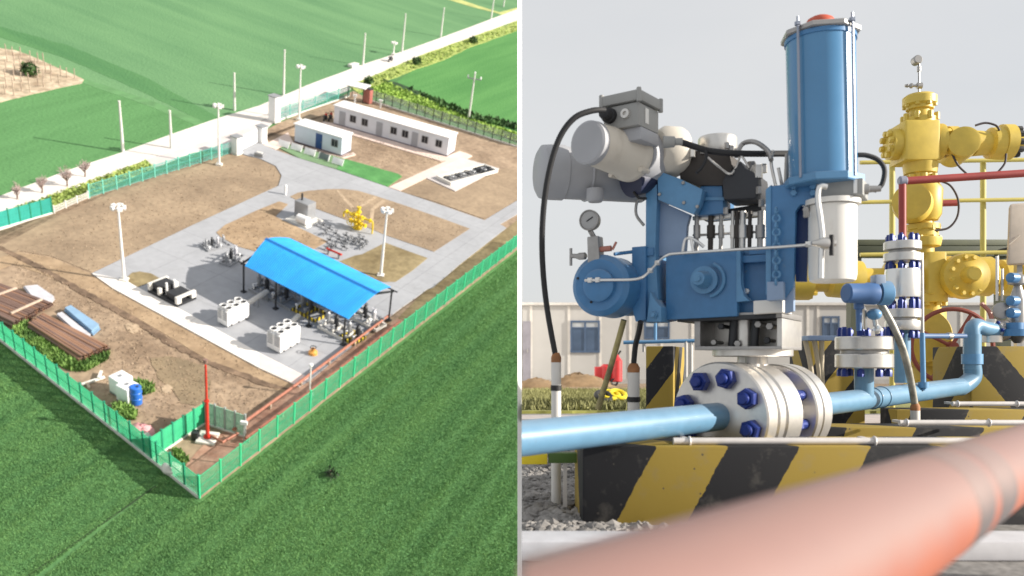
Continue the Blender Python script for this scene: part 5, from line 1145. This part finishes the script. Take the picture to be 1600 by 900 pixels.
# cables that come down to the conduits
def cable(lb, pts, r_, mat, nm='cable'):
    P = [W(x,y,Y_) for x,y,Y_ in pts]; o = MB().tube([p-P[0] for p in P], r_, 12, 6).build(nm, mat, None, angle=60); o.location = P[0]; tag(o, lb, 'cable'); return o
cable('long black cable arching down from the grey junction box', [(945,172,2.93),(925,173,2.91),(898,184,2.90),(876,212,2.91),(861,255,2.93),(851,310,2.96),(847,370,3.0),(849,430,3.05),(856,490,3.1),(868,556,3.12),(869,566,3.12)], .0105, rubber)
cable('thin dark cable running down to the middle conduit', [(1001,503,3.16),(998,520,3.2),(993,540,3.25),(990,570,3.28),(990,584,3.28)], .011, rubber)
cable('yellowish flexible conduit slanting down behind the blue pipe', [(975,500,3.3),(968,525,3.32),(958,560,3.34),(946,600,3.35),(934,640,3.35)], .012, flexm, 'flexible_conduit')
def stub(lb, px, y0_, y1_, Y_, r_, band=None, brown=True):
    a = W(px, y0_, Y_); t = thing('conduit_post', lb, 'conduit', (a.x, Y_, gz(Y_)), 'grey conduit posts')
    MB().lathe((a.x,Y_,gz(Y_)-.02),(0,0,1),[(0,r_),(a.z-gz(Y_)+.02,r_)],24).build('tube', conduit, t, True)
    MB().lathe((a.x,Y_,a.z-.01),(0,0,1),[(0,r_*1.02),(.018,r_*1.04),(.036,r_*.65)],20).build('joint', tagbrown if brown else steel_d, t, True)
    if band: z = W(px, band, Y_).z; MB().lathe((a.x,Y_,z-.02),(0,0,1),[(0,r_*1.1),(.02,r_*1.1)],20).build('band', rubber, t, True)
    return t
stub('tall grey conduit post at the left under the long black cable', 869, 562, 0, 3.12, .0185, 602)
stub('grey conduit post between the yellow conduit and the chevron block', 990, 578, 0, 3.28, .024, 620)
stub('grey conduit post in front of the blue pipe on the right', 1430, 638, 0, 3.92, .0215, None)
cable('braided flexible conduit curving down from the blue transmitter', [(1372,468,3.86),(1385,490,3.85),(1398,515,3.85),(1412,550,3.87),(1422,590,3.9),(1429,630,3.92)], .0165, M('braided_steel',(.30,.29,.25),.45,.4,var=.35,scale=30), 'flexible_conduit')
# ------------------------------------------------------------------ equipment behind the valve
def at(px, y, Y): return W(px, y, Y)
def Rp(px, Y): return px*Y/FPX
def vstack(lb, px, Y, rings, cat='flange stack'):
    """rings: (name, y_top, y_bottom, radius px, material, bolts)"""
    t = thing('flange_stack', lb, cat, W(px, rings[-1][2], Y), 'steel flange stacks on the blue pipe')
    for nm, ya, yb, r_, m_, nb in rings:
        za, zb = W(px,ya,Y).z, W(px,yb,Y).z; c = W(px,0,Y); R_ = Rp(r_,Y)
        if nb:
            for k in range(nb):
                a = 2*PI*k/nb+.25; q = Vector((c.x+R_*math.cos(a), Y+R_*math.sin(a), 0)); hr = Rp(5.5,Y) if r_ > 25 else Rp(4.6,Y)
                b = MB(); hexp(b, Vector((q.x,q.y,zb)), Vector((0,0,1)), hr, (za-zb)*.8); b.cyl(Vector((q.x,q.y,zb)), Vector((q.x,q.y,za)), hr*.62, seg=12); b.build('bolt', m_, t, True, angle=25)
        else:
            MB().lathe((c.x,Y,zb),(0,0,1),[(0,R_*.97),((za-zb)*.08,R_),((za-zb)*.92,R_),(za-zb,R_*.97)],48).build(nm, m_, t, True)
    return t
vstack('short wide steel flange pair with blue bolts standing on the blue pipe', 1350, 3.93, [('bolts',511,526,35,boltm,8),('upper_flange',526,547,43,steel,0),('gasket',547,553,35,steel_d,0),('lower_flange',553,575,43,steel,0),('bolts',575,588,35,boltm,8),('stub_pipe',575,622,14.5,bluepipe,0)])
vstack('tall narrow steel flange stack with blue bolts under the red riser pipe', 1410, 4.25, [('bolts',366,378,20,boltm,8),('upper_flange',378,391,27.5,steel,0),('neck_ring',391,396,20,steel_d,0),('flange',396,409,27.5,steel,0),('bolts',409,421,21,boltm,8),('check_body',421,465,26,steel_b,0),('bolts',465,483,21,boltm,8),('flange',483,497,27,steel,0),('neck_ring',497,501,21,steel_d,0),('lower_flange',501,516,26,steel,0),('bolts',516,528,20,boltm,8),('stub_pipe',516,598,12,bluepipe,0)])
# transmitter
t = thing('transmitter', 'blue pressure transmitter with two small heads between the flange stacks', 'transmitter', W(1350,470,3.8))
MB().lathe(W(1321,458,3.72),(1,.25,0),[(0,.036),(.006,.044),(.10,.046),(.11,.05),(.15,.05),(.155,.044)],36).build('housing', M('transmitter_blue',(.06,.14,.32),.4,var=.08,scale=6), t, True)
MB().lathe(W(1372,458,3.76),(1,.1,0),[(0,.052),(.03,.055),(.05,.055),(.058,.045)],36).build('cover', blue2, t, True)
MB().lohi(W(1364,442,3.76)-Vector((.0,.03,.012)), W(1380,430,3.76)+Vector((0,.03,.0))).build('terminal_box', M('transmitter_grey',(.30,.36,.46),.45), t, True, bevel=.004)
MB().lathe(W(1342,472,3.78),(0,0,-1),[(0,.022),(.03,.022),(.035,.014),(.13,.012)],18).build('stem', M('transmitter_blue',(.06,.14,.32),.4), t, True)
MB().tube([W(1345,478,3.8),W(1350,486,3.8),W(1351,514,3.82)],.011,10,4).build('impulse_tube', steel_b, t, True)
MB().ball(W(1366,491,3.78),.033,18,12,(1,1,.8)).build('valve_knob', blue2, t, True); MB().cyl(W(1366,496,3.78),W(1371,520,3.82),.012,seg=10).build('knob_stem', steel_b, t, True); MB().lathe(W(1371,507,3.8),(0,0,-1),[(0,.008),(.02,.026),(.03,.026)],14).build('nut', steel_b, t, True)
# thin blue conduits and struts
t = thing('blue_strut', 'thin blue vertical strut right of the tall flange stack', 'strut', W(1443,604,4.32)); MB().cyl(W(1443,610,4.32),W(1441,520,4.32),.013,seg=12).build('strut', blue2, t, True); MB().cyl(W(1441,520,4.32),W(1440,395,4.32),.010,seg=10).build('upper_tube', steel_d, t, True); MB().lathe(W(1443,606,4.32),(0,0,1),[(0,.026),(.03,.026)],14).build('foot', blue2, t, True)
t = thing('blue_rail', 'thin blue rail running level from the tall flange stack to the riser', 'rail', W(1430,526,4.6)); MB().cyl(W(1428,525,4.5),W(1508,525,4.85),.014,seg=12).build('tube', M('rail_blue',(.06,.12,.24),.45), t, True); MB().lathe(W(1480,525,4.73),(1,.4,0),[(0,.02),(.03,.02)],12).build('clamp', steel_d, t, True)
t = thing('blue_rail', 'thin blue bar behind the valve bracket on the left', 'rail', W(975,534,4.2)); MB().cyl(W(974,535,4.2),W(1100,532,4.15),.010,seg=10).build('bar', blue2, t, True); MB().cyl(W(1006,535,4.19),W(1006,550,4.19),.008,seg=8).build('clip', steel_d, t, True); MB().cyl(W(1024,534,4.2),W(1024,486,4.2),.008,seg=8).build('upright', blue2, t, True)
for x in (1072,1080): MB().cyl(W(x,533,4.16),W(x,600,4.16),.009,seg=8).build('leg', conduit, t, True)
t = thing('blue_table', 'narrow blue shelf on pale legs right of the mounting bracket', 'shelf', W(1275,530,4.4)); MB().lohi(W(1253,530,4.4)-Vector((0,.1,.008)),W(1298,525,4.4)+Vector((0,.1,0))).build('top', M('shelf_blue',(.22,.30,.45),.45), t, True, bevel=.003)
for x, d in ((1258,10),(1272,8),(1284,0)): MB().tube([W(x,531,4.4),W(x+d,580,4.42),W(x+d+3,640,4.44)],.013,10,3).build('leg', M('shelf_leg',(.55,.47,.34),.55), t, True)
# small valve group on the far blue pipe
Yv = e2.y
t = thing('needle_valve_set', 'cluster of small steel needle valves at the end of the blue riser', 'valve', e2)
dv = Vector((.88,.47,0))
MB().lathe(e2-dv*.01, dv, [(0,.03),(.005,.055),(.03,.058),(.035,.05),(.05,.05),(.055,.064),(.09,.064),(.095,.04),(.2,.036)],32).build('flange_pair', steel_d, t, True)
for k in range(6):
    a = k*PI/3; x_, y_ = MB().ring_frame(dv); q = e2+dv*.0+(x_*math.cos(a)+y_*math.sin(a))*.05; b = MB(); hexp(b, q, -dv, .012, .012); hexp(b, q+dv*.09, dv, .012, .014); b.build('bolt', boltm, t, True)
MB().ball(e2+dv*.16+Vector((0,0,.01)),.07,18,12,(1,.8,.9)).build('valve_body', steel_d, t, True)
MB().cyl(e2+dv*.16,e2+dv*.16+Vector((0,0,.20)),.012,seg=10).build('stem', steel_b, t, True); MB().lathe(W(1561,486,Yv+.05),(-.2,-1,0),[(0,.045),(.02,.05),(.04,.05),(.045,.04)],28).build('gauge', steel_d, t, True)
MB().cyl(W(1558,400,Yv+.1),W(1558,470,Yv+.1),.009,seg=8).build('impulse_tube', steel, t, True); MB().cyl(W(1566,420,Yv+.1),W(1566,470,Yv+.1),.008,seg=8).build('impulse_tube', steel, t, True)
MB().tube([W(1533,474,Yv),W(1545,486,Yv),W(1550,500,Yv)],.013,8,4).build('lever', M('lever_red',(.40,.16,.12),.5), t, True); MB().lathe(W(1549,535,Yv),(0,0,1),[(0,.06),(.04,.06),(.05,.03),(.14,.03)],24).build('drain_flange', steel, t, True)
tp3 = thing('blue_pipe', 'blue pipe end with a flange at the right edge of the photo', 'pipe', W(1590,522,5.3))
MB().cyl(W(1570,523,Yv+.12),W(1690,521,Yv+.5),.038,seg=24).build('pipe', blue2, tp3, True); MB().lathe(W(1585,520,Yv-.02),(0,0,-1),[(-.06,.05),(-.02,.05),(-.02,.08),(.02,.08)],28).build('drop_flange', blue, tp3, True)
MB().lathe(W(1590,428,Yv+.05),(0,0,-1),[(0,.02),(.02,.05),(.06,.055),(.07,.02),(.16,.05),(.3,.055),(.32,.07),(.36,.07),(.40,.035),(.42,.02)],28).build('actuator', steel_d, tp3, True); 
for y_ in (434,470,489): MB().lathe(W(1584,y_,Yv-.02),(-1,-.4,0),[(-.02,.03),(.03,.03),(.035,.015)],16).build('port', blue, tp3, True)
# ------------------------------------------------------------------ yellow wellhead tree
YW = 6.5
wt = thing('wellhead_tree', 'large yellow wellhead tree with flanged gate valves behind the flange stacks', 'wellhead', W(1440,600,YW))
def wl(name, px, ya, yb, prof, seg=40, Y=YW, mat=yel):
    """vertical part: prof of (fraction from bottom, radius px)"""
    z0, z1 = W(px,yb,Y).z, W(px,ya,Y).z; c = W(px,0,Y)
    return MB().lathe((c.x,Y,z0),(0,0,1),[((z1-z0)*f, Rp(r_,Y)) for f, r_ in prof],seg).build(name, mat, wt, True)
def wh(name, x0_, x1_, y_, prof, d=(1,.0,0), Y=YW, seg=40, mat=yel):
    a = W(x0_,y_,Y); L_ = Rp(x1_-x0_,Y); dd = Vector(d)
    return MB().lathe(a, dd, [(L_*f, Rp(r_,Y)) for f, r_ in prof], seg).build(name, mat, wt, True)
def studs(c, ax, R_, n, r_, h, mat=yel):
    x_, y_ = MB().ring_frame(Vector(ax))
    for k in range(n):
        a = 2*PI*k/n+.2; q = Vector(c)+(x_*math.cos(a)+y_*math.sin(a))*R_; b = MB(); hexp(b, q, Vector(ax), r_, h); b.build('stud', mat, wt, True)
px2 = lambda p: Rp(p, YW)
wl('tree_cap', 1437, 149, 196, [(0,24),(.22,24),(.22,17),(.5,15),(.52,20),(.62,20),(.68,25),(.92,25),(1,20)])
studs(W(1437,168,YW)+Vector((0,0,0)), (0,0,1), px2(21), 8, px2(4.2), px2(12)); studs(W(1437,190,YW), (0,0,1), px2(24), 8, px2(4.2), px2(11))
MB().lohi(W(1402,256,YW)-Vector((0,px2(27),0)), W(1456,194,YW)+Vector((0,px2(27),0))).build('cross_block', yel, wt, True, bevel=.02)
wh('left_flange', 1388, 1402, 226, [(0,20),(.1,24),(1,24)]); studs(W(1388,226,YW), (-1,0,0), px2(17), 8, px2(5), px2(6))
wh('right_neck', 1456, 1492, 222, [(0,26),(.2,28),(.36,28),(.36,15),(.62,15),(.62,24),(1,24)]); studs(W(1469,222,YW), (1,0,0), px2(21), 8, px2(5), px2(7))
MB().lathe(W(1507,221,YW-.16),(.28,1,0),[(-.005,px2(20)),(0,px2(23)),(.13,px2(23.5)),(.16,px2(22)),(.40,px2(22))],48).build('wing_valve', yel, wt, True)
wh('wing_neck', 1520, 1562, 224, [(0,20),(.55,18),(.62,24),(1,25)]); wh('wing_flange', 1562, 1580, 222, [(0,24),(.05,27),(.95,27),(1,25)])
studs(W(1580,222,YW), (1,0,0), px2(20), 10, px2(5), px2(11), rubber); wh('flow_spool', 1580, 1680, 221, [(0,8),(.5,8),(.55,14),(.8,14),(.82,26),(1,26)])
wl('upper_spool', 1438, 255, 292, [(0,16),(.28,16),(.30,20),(.52,20),(.54,24),(.98,26),(1,23)]); studs(W(1438,275,YW), (0,0,-1), px2(22), 8, px2(4.6), px2(9))
MB().lathe(W(1424,314,YW-.22),(.55,1,0),[(-.006,px2(24)),(0,px2(27)),(.14,px2(29)),(.26,px2(28)),(.34,px2(20)),(.45,px2(16))],48).build('master_valve', yel, wt, True)
wl('valve_bonnet', 1444, 285, 345, [(0,20),(.15,25),(.8,27),(1,20)]); wl('mid_spool', 1441, 340, 405, [(0,17),(.28,17),(.3,26),(.45,28),(.50,28),(.52,23),(.68,23),(.7,26),(.82,26),(.84,17),(1,15)])
studs(W(1441,380,YW), (0,0,1), px2(23), 8, px2(4.5), px2(10)); studs(W(1441,362,YW), (0,0,1), px2(22), 8, px2(4.5), px2(8))
MB().lohi(W(1437,462,YW)-Vector((0,px2(27),0)), W(1466,396,YW)+Vector((0,px2(27),0))).build('lower_cross', yel, wt, True, bevel=.02)
wh('cross_neck', 1466, 1490, 430, [(0,27),(.35,30),(.7,30),(.72,20),(1,18)]); studs(W(1484,430,YW), (1,0,0), px2(23), 8, px2(5), px2(8))
MB().lathe(W(1513,430,YW-.25),(.15,1,0),[(-.13,px2(9)),(-.12,px2(11)),(-.02,px2(13)),(0,px2(20)),(.02,px2(33)),(.09,px2(35)),(.10,px2(30)),(.3,px2(30)),(.5,px2(24))],44).build('gate_valve', yel, wt, True)
studs(W(1513,430,YW-.25)+Vector((0,.01,0)), (.15,-1,0), px2(28), 12, px2(3.6), px2(5))
wh('gate_body', 1500, 1552, 432, [(0,18),(.2,29),(.85,31),(1,22)]); wh('right_spool', 1552, 1700, 434, [(0,20),(.06,28),(.16,28),(.17,19),(.28,19),(.29,29),(.40,29),(.41,18),(1,18)])
studs(W(1562,434,YW), (1,0,0), px2(23), 8, px2(4.6), px2(7))
wh('left_arm', 1215, 1437, 436, [(0,18),(.06,33),(.22,33),(.23,20),(.34,20),(.36,28),(.48,30),(.58,28),(.6,17),(.76,17),(.77,27),(.86,27),(.87,19),(1,19)]); studs(W(1264,436,YW), (1,0,0), px2(27), 8, px2(5), px2(7))
wl('lower_spool', 1452, 460, 500, [(0,24),(.3,24),(.32,17),(.66,17),(.68,26),(1,26)]); studs(W(1452,478,YW), (0,0,1), px2(21), 8, px2(4.5), px2(8))
MB().lathe(W(1440,524,YW-.30),(.5,1,0),[(-.01,px2(30)),(0,px2(40)),(.18,px2(42)),(.3,px2(38)),(.42,px2(26))],48).build('lower_valve', yel, wt, True)
wl('casing_head', 1450, 556, 612, [(0,34),(.3,34),(.32,27),(.7,26),(.72,36),(1,36)]); wl('casing', 1450, 608, 668, [(0,24),(1,24)]); studs(W(1450,568,YW-.0), (0,0,1), px2(31), 10, px2(5), px2(9))
MB().tube([W(1466,580,YW-.15),W(1490,588,YW-.2),W(1502,590,YW-.2)],px2(8),16,4).build('side_outlet', yel, wt, True); MB().lathe(W(1484,596,YW-.2),(.8,0,.6),[(0,px2(12)),(.06,px2(14)),(.16,px2(14)),(.18,px2(10))],24).build('outlet_cap', yel, wt, True)
b = MB().cyl(W(1436,150,YW),W(1436,98,YW),px2(1.6),seg=8); b.cyl(W(1436,112,YW),W(1436,104,YW),px2(3),seg=10); b.build('gauge_stem', steel_d, wt, True)
MB().lathe(W(1435.5,92,YW-.04),(0,1,0),[(0,px2(5.5)),(.01,px2(7)),(.06,px2(7)),(.065,px2(5))],28).build('pressure_gauge', steel_d, wt, True)
b = MB().lathe(W(1414,134,YW),(1,0,0),[(0,px2(2)),(px2(4),px2(3)),(px2(6),px2(1.6)),(px2(9),px2(4)),(px2(11),px2(4)),(px2(12),px2(2)),(px2(18),px2(2)),(px2(19),px2(5)),(px2(26),px2(5)),(px2(27),px2(2))],14); b.build('needle_valve', steel_d, wt, True)
hw = W(1487,541,YW-.45); b = MB().torus(hw,(.25,1,.05),px2(54),px2(3.2),48,8); 
for k in range(4):
    a = k*PI/2+.5; x_, y_ = MB().ring_frame(Vector((.25,1,.05))); b.cyl(hw, hw+(x_*math.cos(a)+y_*math.sin(a))*px2(54), px2(2.6), seg=8)
b.lathe(hw-Vector((0,.04,0)),(.25,1,.05),[(0,px2(6)),(.09,px2(7))],14); b.build('handwheel', M('handwheel_red',(.26,.06,.04),.55), wt, True)
for pts in ([(1483,218),(1488,240),(1497,258),(1510,271)],[(1572,240),(1570,255),(1560,268),(1552,274)],[(1524,196),(1540,192),(1556,196),(1562,204)],[(1466,282),(1485,290),(1497,312),(1496,338),(1482,356),(1460,360)]): MB().tube([W(x,y,YW-.1) for x,y in pts],px2(1.7),8,6).build('hose', M('hose_dark',(.05,.04,.05),.6), wt, True)
# red pipes
t = thing('red_pipe', 'red pipe running level in front of the yellow wellhead tree', 'pipe', W(1407,283,6.0))
MB().cyl(W(1409,283,6.0),W(1690,265,6.0),Rp(6,6.0),seg=20).build('pipe', redpipe, t, True); MB().lathe(W(1404,283,6.0),(1,0,.06),[(0,Rp(5,6)),(.01,Rp(7.5,6)),(.05,Rp(7.5,6)),(.06,Rp(5,6))],18).build('end_cap', M('cap_grey',(.25,.26,.33),.5), t, True)
MB().cyl(W(1410,288,6.0),W(1410,372,6.0),Rp(5.6,6),seg=18).build('drop_pipe', redpipe, t, True); MB().cyl(W(1462,318,6.9),W(1496,317,6.9),Rp(5,6.9),seg=14).build('stub', redpipe, t, True)
# railing behind
YR = 9.0
t = thing('platform_railing', 'thin yellow pipe railing behind the wellhead tree', 'railing', W(1460,560,YR))
for x in (1394, 1536, 1664): MB().cyl((W(x,0,YR).x,YR,gz(YR)),W(x,249,YR),Rp(4.2,YR),seg=12).build('post', yel_rail, t, True)
for y_ in (251, 313, 395): MB().cyl(W(1344,y_+3,YR-.06),W(1700,y_-3,YR-.06),Rp(3.1,YR),seg=10).build('rail', yel_rail, t, True)
t = thing('pipe_rack_beam', 'dark green beam of a pipe rack in front of the pale sky', 'beam', W(1450,390,YR+.6))
MB().lohi(W(1322,402,YR+.6)-Vector((0,.1,0)),W(1574,386,YR+.6)+Vector((0,.1,0))).build('lower_flange', beamg, t, True, bevel=.01); MB().lohi(W(1322,384.5,YR+.6)-Vector((0,.05,0)),W(1574,375,YR+.6)+Vector((0,.13,0))).build('upper_flange', M('beam_olive',(.10,.11,.07),.6,var=.15), t, True, bevel=.01)
for x in (1334, 1566): q = W(x,403,YR+.6); MB().lohi((q.x-.06,YR+.53,gz(YR+.6)-.02),(q.x+.06,YR+.67,q.z)).build('column', beamg, t, True)
MB().tube([W(1556,398,YR+.3),W(1562,392,YR+.2),W(1580,388,YR+.1)],.02,8,4).build('strap', rubber, t, True)
# wrapped box at the right
t = thing('wrapped_box', 'beige wrapped box cut off by the right edge above the yellow spool', 'box', W(1590,416,5.9))
b = MB(); o_ = [(1578,318),(1640,314),(1644,410),(1574,413),(1576,370)]
b.prism([W(x,y,5.9) for x,y in o_],(.05,.10,0)); b.build('body', beige, t, True, bevel=.02)
for x in (1600,1636): q = W(x,412,5.95); MB().lohi((q.x-.02,6.0,gz(6)),(q.x+.02,6.04,q.z)).build('leg', steel_d, t, True)
MB().box(W(1585,375,5.89),(.10,.01,.004),Matrix.Rotation(-.7,3,'Y')).build('strap', M('strap_pale',(.62,.55,.46),.8), t, True)
# ------------------------------------------------------------------ foreground orange pipe
o0, o1 = W(1450,790,.98), W(1600,715,1.6); od = (o1-o0).normalized()
op = thing('orange_pipe', 'large blurred orange pipe crossing the foreground', 'pipe', o0)
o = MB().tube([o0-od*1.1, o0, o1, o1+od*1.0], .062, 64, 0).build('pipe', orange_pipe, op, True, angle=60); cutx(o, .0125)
for s_, w in ((-.045,.10),(.10,.13)):
    MB().lathe(o0+od*s_, od, [(0,.0622),(.002,.0624),(w-.002,.0624),(w,.0622)],64,cap=False).build('grey_band', bandm, op, True, angle=60)
for s_ in (1.35,): MB().lohi(o0+od*s_+Vector((-.04,-.04,-.42)), o0+od*s_+Vector((.04,.04,-.055))).build('support', railg, op, True)
# ------------------------------------------------------------------ site hut in the background
YH = 32.0
hz = W(0,600,YH).z; ht = thing('site_hut', 'long pale grey site hut with blue framed windows behind the yard', 'site hut', (0.4,YH,hz))
xa, xb = .012*YH*1.02, 21.0; top = W(0,477,YH).z
MB().lohi((xa,YH,hz),(xb,YH+2.6,top)).build('wall', huts, ht, True)
MB().lohi((xa,YH-.12,top),(xb+.15,YH+2.75,top+.10)).build('roof', M('hut_roof',(.52,.50,.47),.6), ht, True)
MB().lohi((xa,YH-.03,hz-.05),(xb,YH-.004,hz+.18)).build('plinth', M('hut_plinth',(.34,.32,.30),.8), ht, True)
for x in (830, 889, 938, 985, 1034, 1082, 1170, 1262, 1278, 1330, 1470, 1502): 
    q = W(x,0,YH).x
    if q > xa+.1: MB().lohi((q-.05,YH-.025,hz+.2),(q+.05,YH-.003,top-.02)).build('panel_strip', M('hut_strip',(.56,.53,.49),.6), ht, True)
def hwin(x0_, x1_, ya, yb):
    a, b = W(x0_,yb,YH), W(x1_,ya,YH); f = MB(); s_ = .07
    f.lohi((a.x,YH-.07,a.z),(a.x+s_,YH-.003,b.z)); f.lohi((b.x-s_,YH-.07,a.z),(b.x,YH-.003,b.z)); f.lohi((a.x+s_,YH-.07,a.z),(b.x-s_,YH-.003,a.z+s_)); f.lohi((a.x+s_,YH-.07,b.z-s_),(b.x-s_,YH-.003,b.z))
    m = (a.x+b.x)/2; f.lohi((m-.035,YH-.065,a.z+s_),(m+.035,YH-.003,b.z-s_)); f.lohi((a.x+s_,YH-.066,b.z-.3),(m-.035,YH-.003,b.z-.25)); f.lohi((m+.035,YH-.066,b.z-.3),(b.x-s_,YH-.003,b.z-.25))
    w = f.build('window', M('window_blue',(.05,.085,.15),.5), ht, True); MB().lohi((a.x+s_,YH-.04,a.z+s_),(b.x-s_,YH-.005,b.z-.3)).build('pane', M('pane_blue',(.055,.085,.14),.15,var=.2,scale=1.2), w, False) if False else None
    P = MB().lohi((a.x+s_,YH-.04,a.z+s_),(b.x-s_,YH-.005,b.z-.3)); P.v = [AI0 @ v for v in P.v]; P.build('pane', M('pane_blue',(.055,.085,.14),.15,var=.2,scale=1.2), w)
    P = MB().lohi((a.x+s_,YH-.042,b.z-.25),(b.x-s_,YH-.005,b.z-s_)); P.v = [AI0 @ v for v in P.v]; P.build('fanlight', M('pane_pale',(.34,.36,.38),.3), w)
AI0 = PMAT[ht.name].inverted()
hwin(891, 937, 501, 551); hwin(1284, 1311, 494, 540); hwin(1006, 1046, 500, 530)
a, b = W(812,592,YH), W(829,502,YH); d = MB().lohi((max(a.x,xa+.02),YH-.05,hz+.1),(b.x,YH-.003,b.z)).build('door', M('hut_door',(.22,.21,.24),.5), ht, True)
P = MB().box((b.x-.12,YH-.09,W(0,548,YH).z),(.04,.08,.16)); P.v = [AI0 @ v for v in P.v]; P.build('handle', steel_d, d)
# red extinguisher cart
YC = 24.0
c = W(945,596,YC); t = thing('extinguisher_cart', 'red wheeled fire extinguishers standing against the hut', 'fire extinguisher', c)
cr = M('extinguisher_red',(.45,.025,.03),.4,var=.08)
MB().lathe(W(963,597,YC),(0,0,1),[(0,.13),(.02,.17),(.62,.17),(.74,.08),(.8,.05)],20).build('cylinder', cr, t, True); MB().lathe(W(946,597,YC),(0,0,1),[(0,.1),(.02,.15),(.45,.15),(.52,.07)],18).build('cylinder', cr, t, True); MB().lohi(W(929,598,YC)-Vector((0,.1,0)),W(945,573,YC)+Vector((0,.1,0))).build('box', cr, t, True, bevel=.02)
MB().cyl(W(963,557,YC),W(970,548,YC),.03,seg=8).build('nozzle', rubber, t, True)
for x in (936,960): MB().torus(W(x,597,YC-.12),(0,1,0),.09,.03,16,8).build('wheel', rubber, t, True)
t = thing('cable_coil', 'yellow and black hose coil lying on the grass', 'hose', W(955,618,11)); MB().torus(W(953,617,11),(0.1,-.4,1),.12,.03,24,8).build('coil', M('marker_yellow',(.75,.58,.02),.5), t, True); MB().torus(W(966,616,11),(.2,-.5,1),.10,.028,24,8).build('coil', M('marker_yellow',(.75,.58,.02),.5), t, True); MB().torus(W(943,619,10.9),(.2,-.6,1),.10,.03,24,8).build('coil', rubber, t, True)
# ------------------------------------------------------------------ thin white wall, added as a dividing strip between the two places
Yn = 10.8
def wx(px, Y): return W(px,0,Y).x
o = MB().prism([(wx(808.6,Yn),Yn+.03,-4.4),(wx(808.8,Yn),Yn-.012,-4.4),(wx(815.2,Yn),Yn+.05,-4.4),(wx(812,37.5)+.024,37.5,-4.4),(wx(812,37.5)-.024,37.5,-4.4)],(0,0,9.6)).build('added_divider', M('wall_white',(.86,.86,.86),.7,var=.02), None, smooth=False)  # made-up divider, nose angled so its visible face catches the sun
tag(o, 'tall thin white wall added to divide the farmland side from the valve yard', 'wall')
# ------------------------------------------------------------------ daylight
S = (U0*.857+NRM*.515).normalized()
sun_d = bpy.data.lights.new('sun', 'SUN'); sun_d.energy = 5.0; sun_d.angle = math.radians(.6); sun_d.color = (1,.93,.83)
sun = bpy.data.objects.new('sun', sun_d); COL.objects.link(sun); sun.rotation_euler = S.to_track_quat('Z','Y').to_euler(); sun.location = (20,-10,30)
w = bpy.data.worlds.new('World'); sc.world = w; w.use_nodes = True; nt = w.node_tree; L = nt.links
bg = nt.nodes['Background']; sky = nn(nt, 'ShaderNodeTexSky'); sky.sky_type = 'NISHITA'; sky.sun_disc = False
sky.sun_elevation = math.asin(S.z); sky.sun_rotation = math.atan2(S.x, S.y); sky.dust_density = 2.0; sky.air_density = 1.0; sky.ozone_density = 1.0
tc = nn(nt, 'ShaderNodeTexCoord'); mp = nn(nt, 'ShaderNodeMapping'); mp.inputs['Scale'].default_value = (1,1,2.6); L.new(tc.outputs['Generated'], mp.inputs[0])
nz = nn(nt, 'ShaderNodeTexNoise', Scale=2.2, Detail=5.0, Roughness=.5); L.new(mp.outputs[0], nz.inputs['Vector'])
cr_ = nn(nt, 'ShaderNodeValToRGB'); cr_.color_ramp.elements[0].position = .3; cr_.color_ramp.elements[1].position = .75
cr_.color_ramp.elements[0].color = (4.7,4.76,4.85,1); cr_.color_ramp.elements[1].color = (5.3,5.26,5.2,1); L.new(nz.outputs['Fac'], cr_.inputs[0])
mx = nn(nt, 'ShaderNodeMix', data_type='RGBA'); mx.inputs['Factor'].default_value = .86; L.new(sky.outputs[0], mx.inputs[6]); L.new(cr_.outputs[0], mx.inputs[7])
L.new(mx.outputs[2], bg.inputs['Color']); bg.inputs['Strength'].default_value = .10
sc.view_settings.view_transform = 'Standard'; sc.view_settings.look = 'None'; sc.view_settings.exposure = 0.68; sc.view_settings.gamma = 1
sc.render.engine = 'CYCLES'; sc.cycles.max_bounces = 6
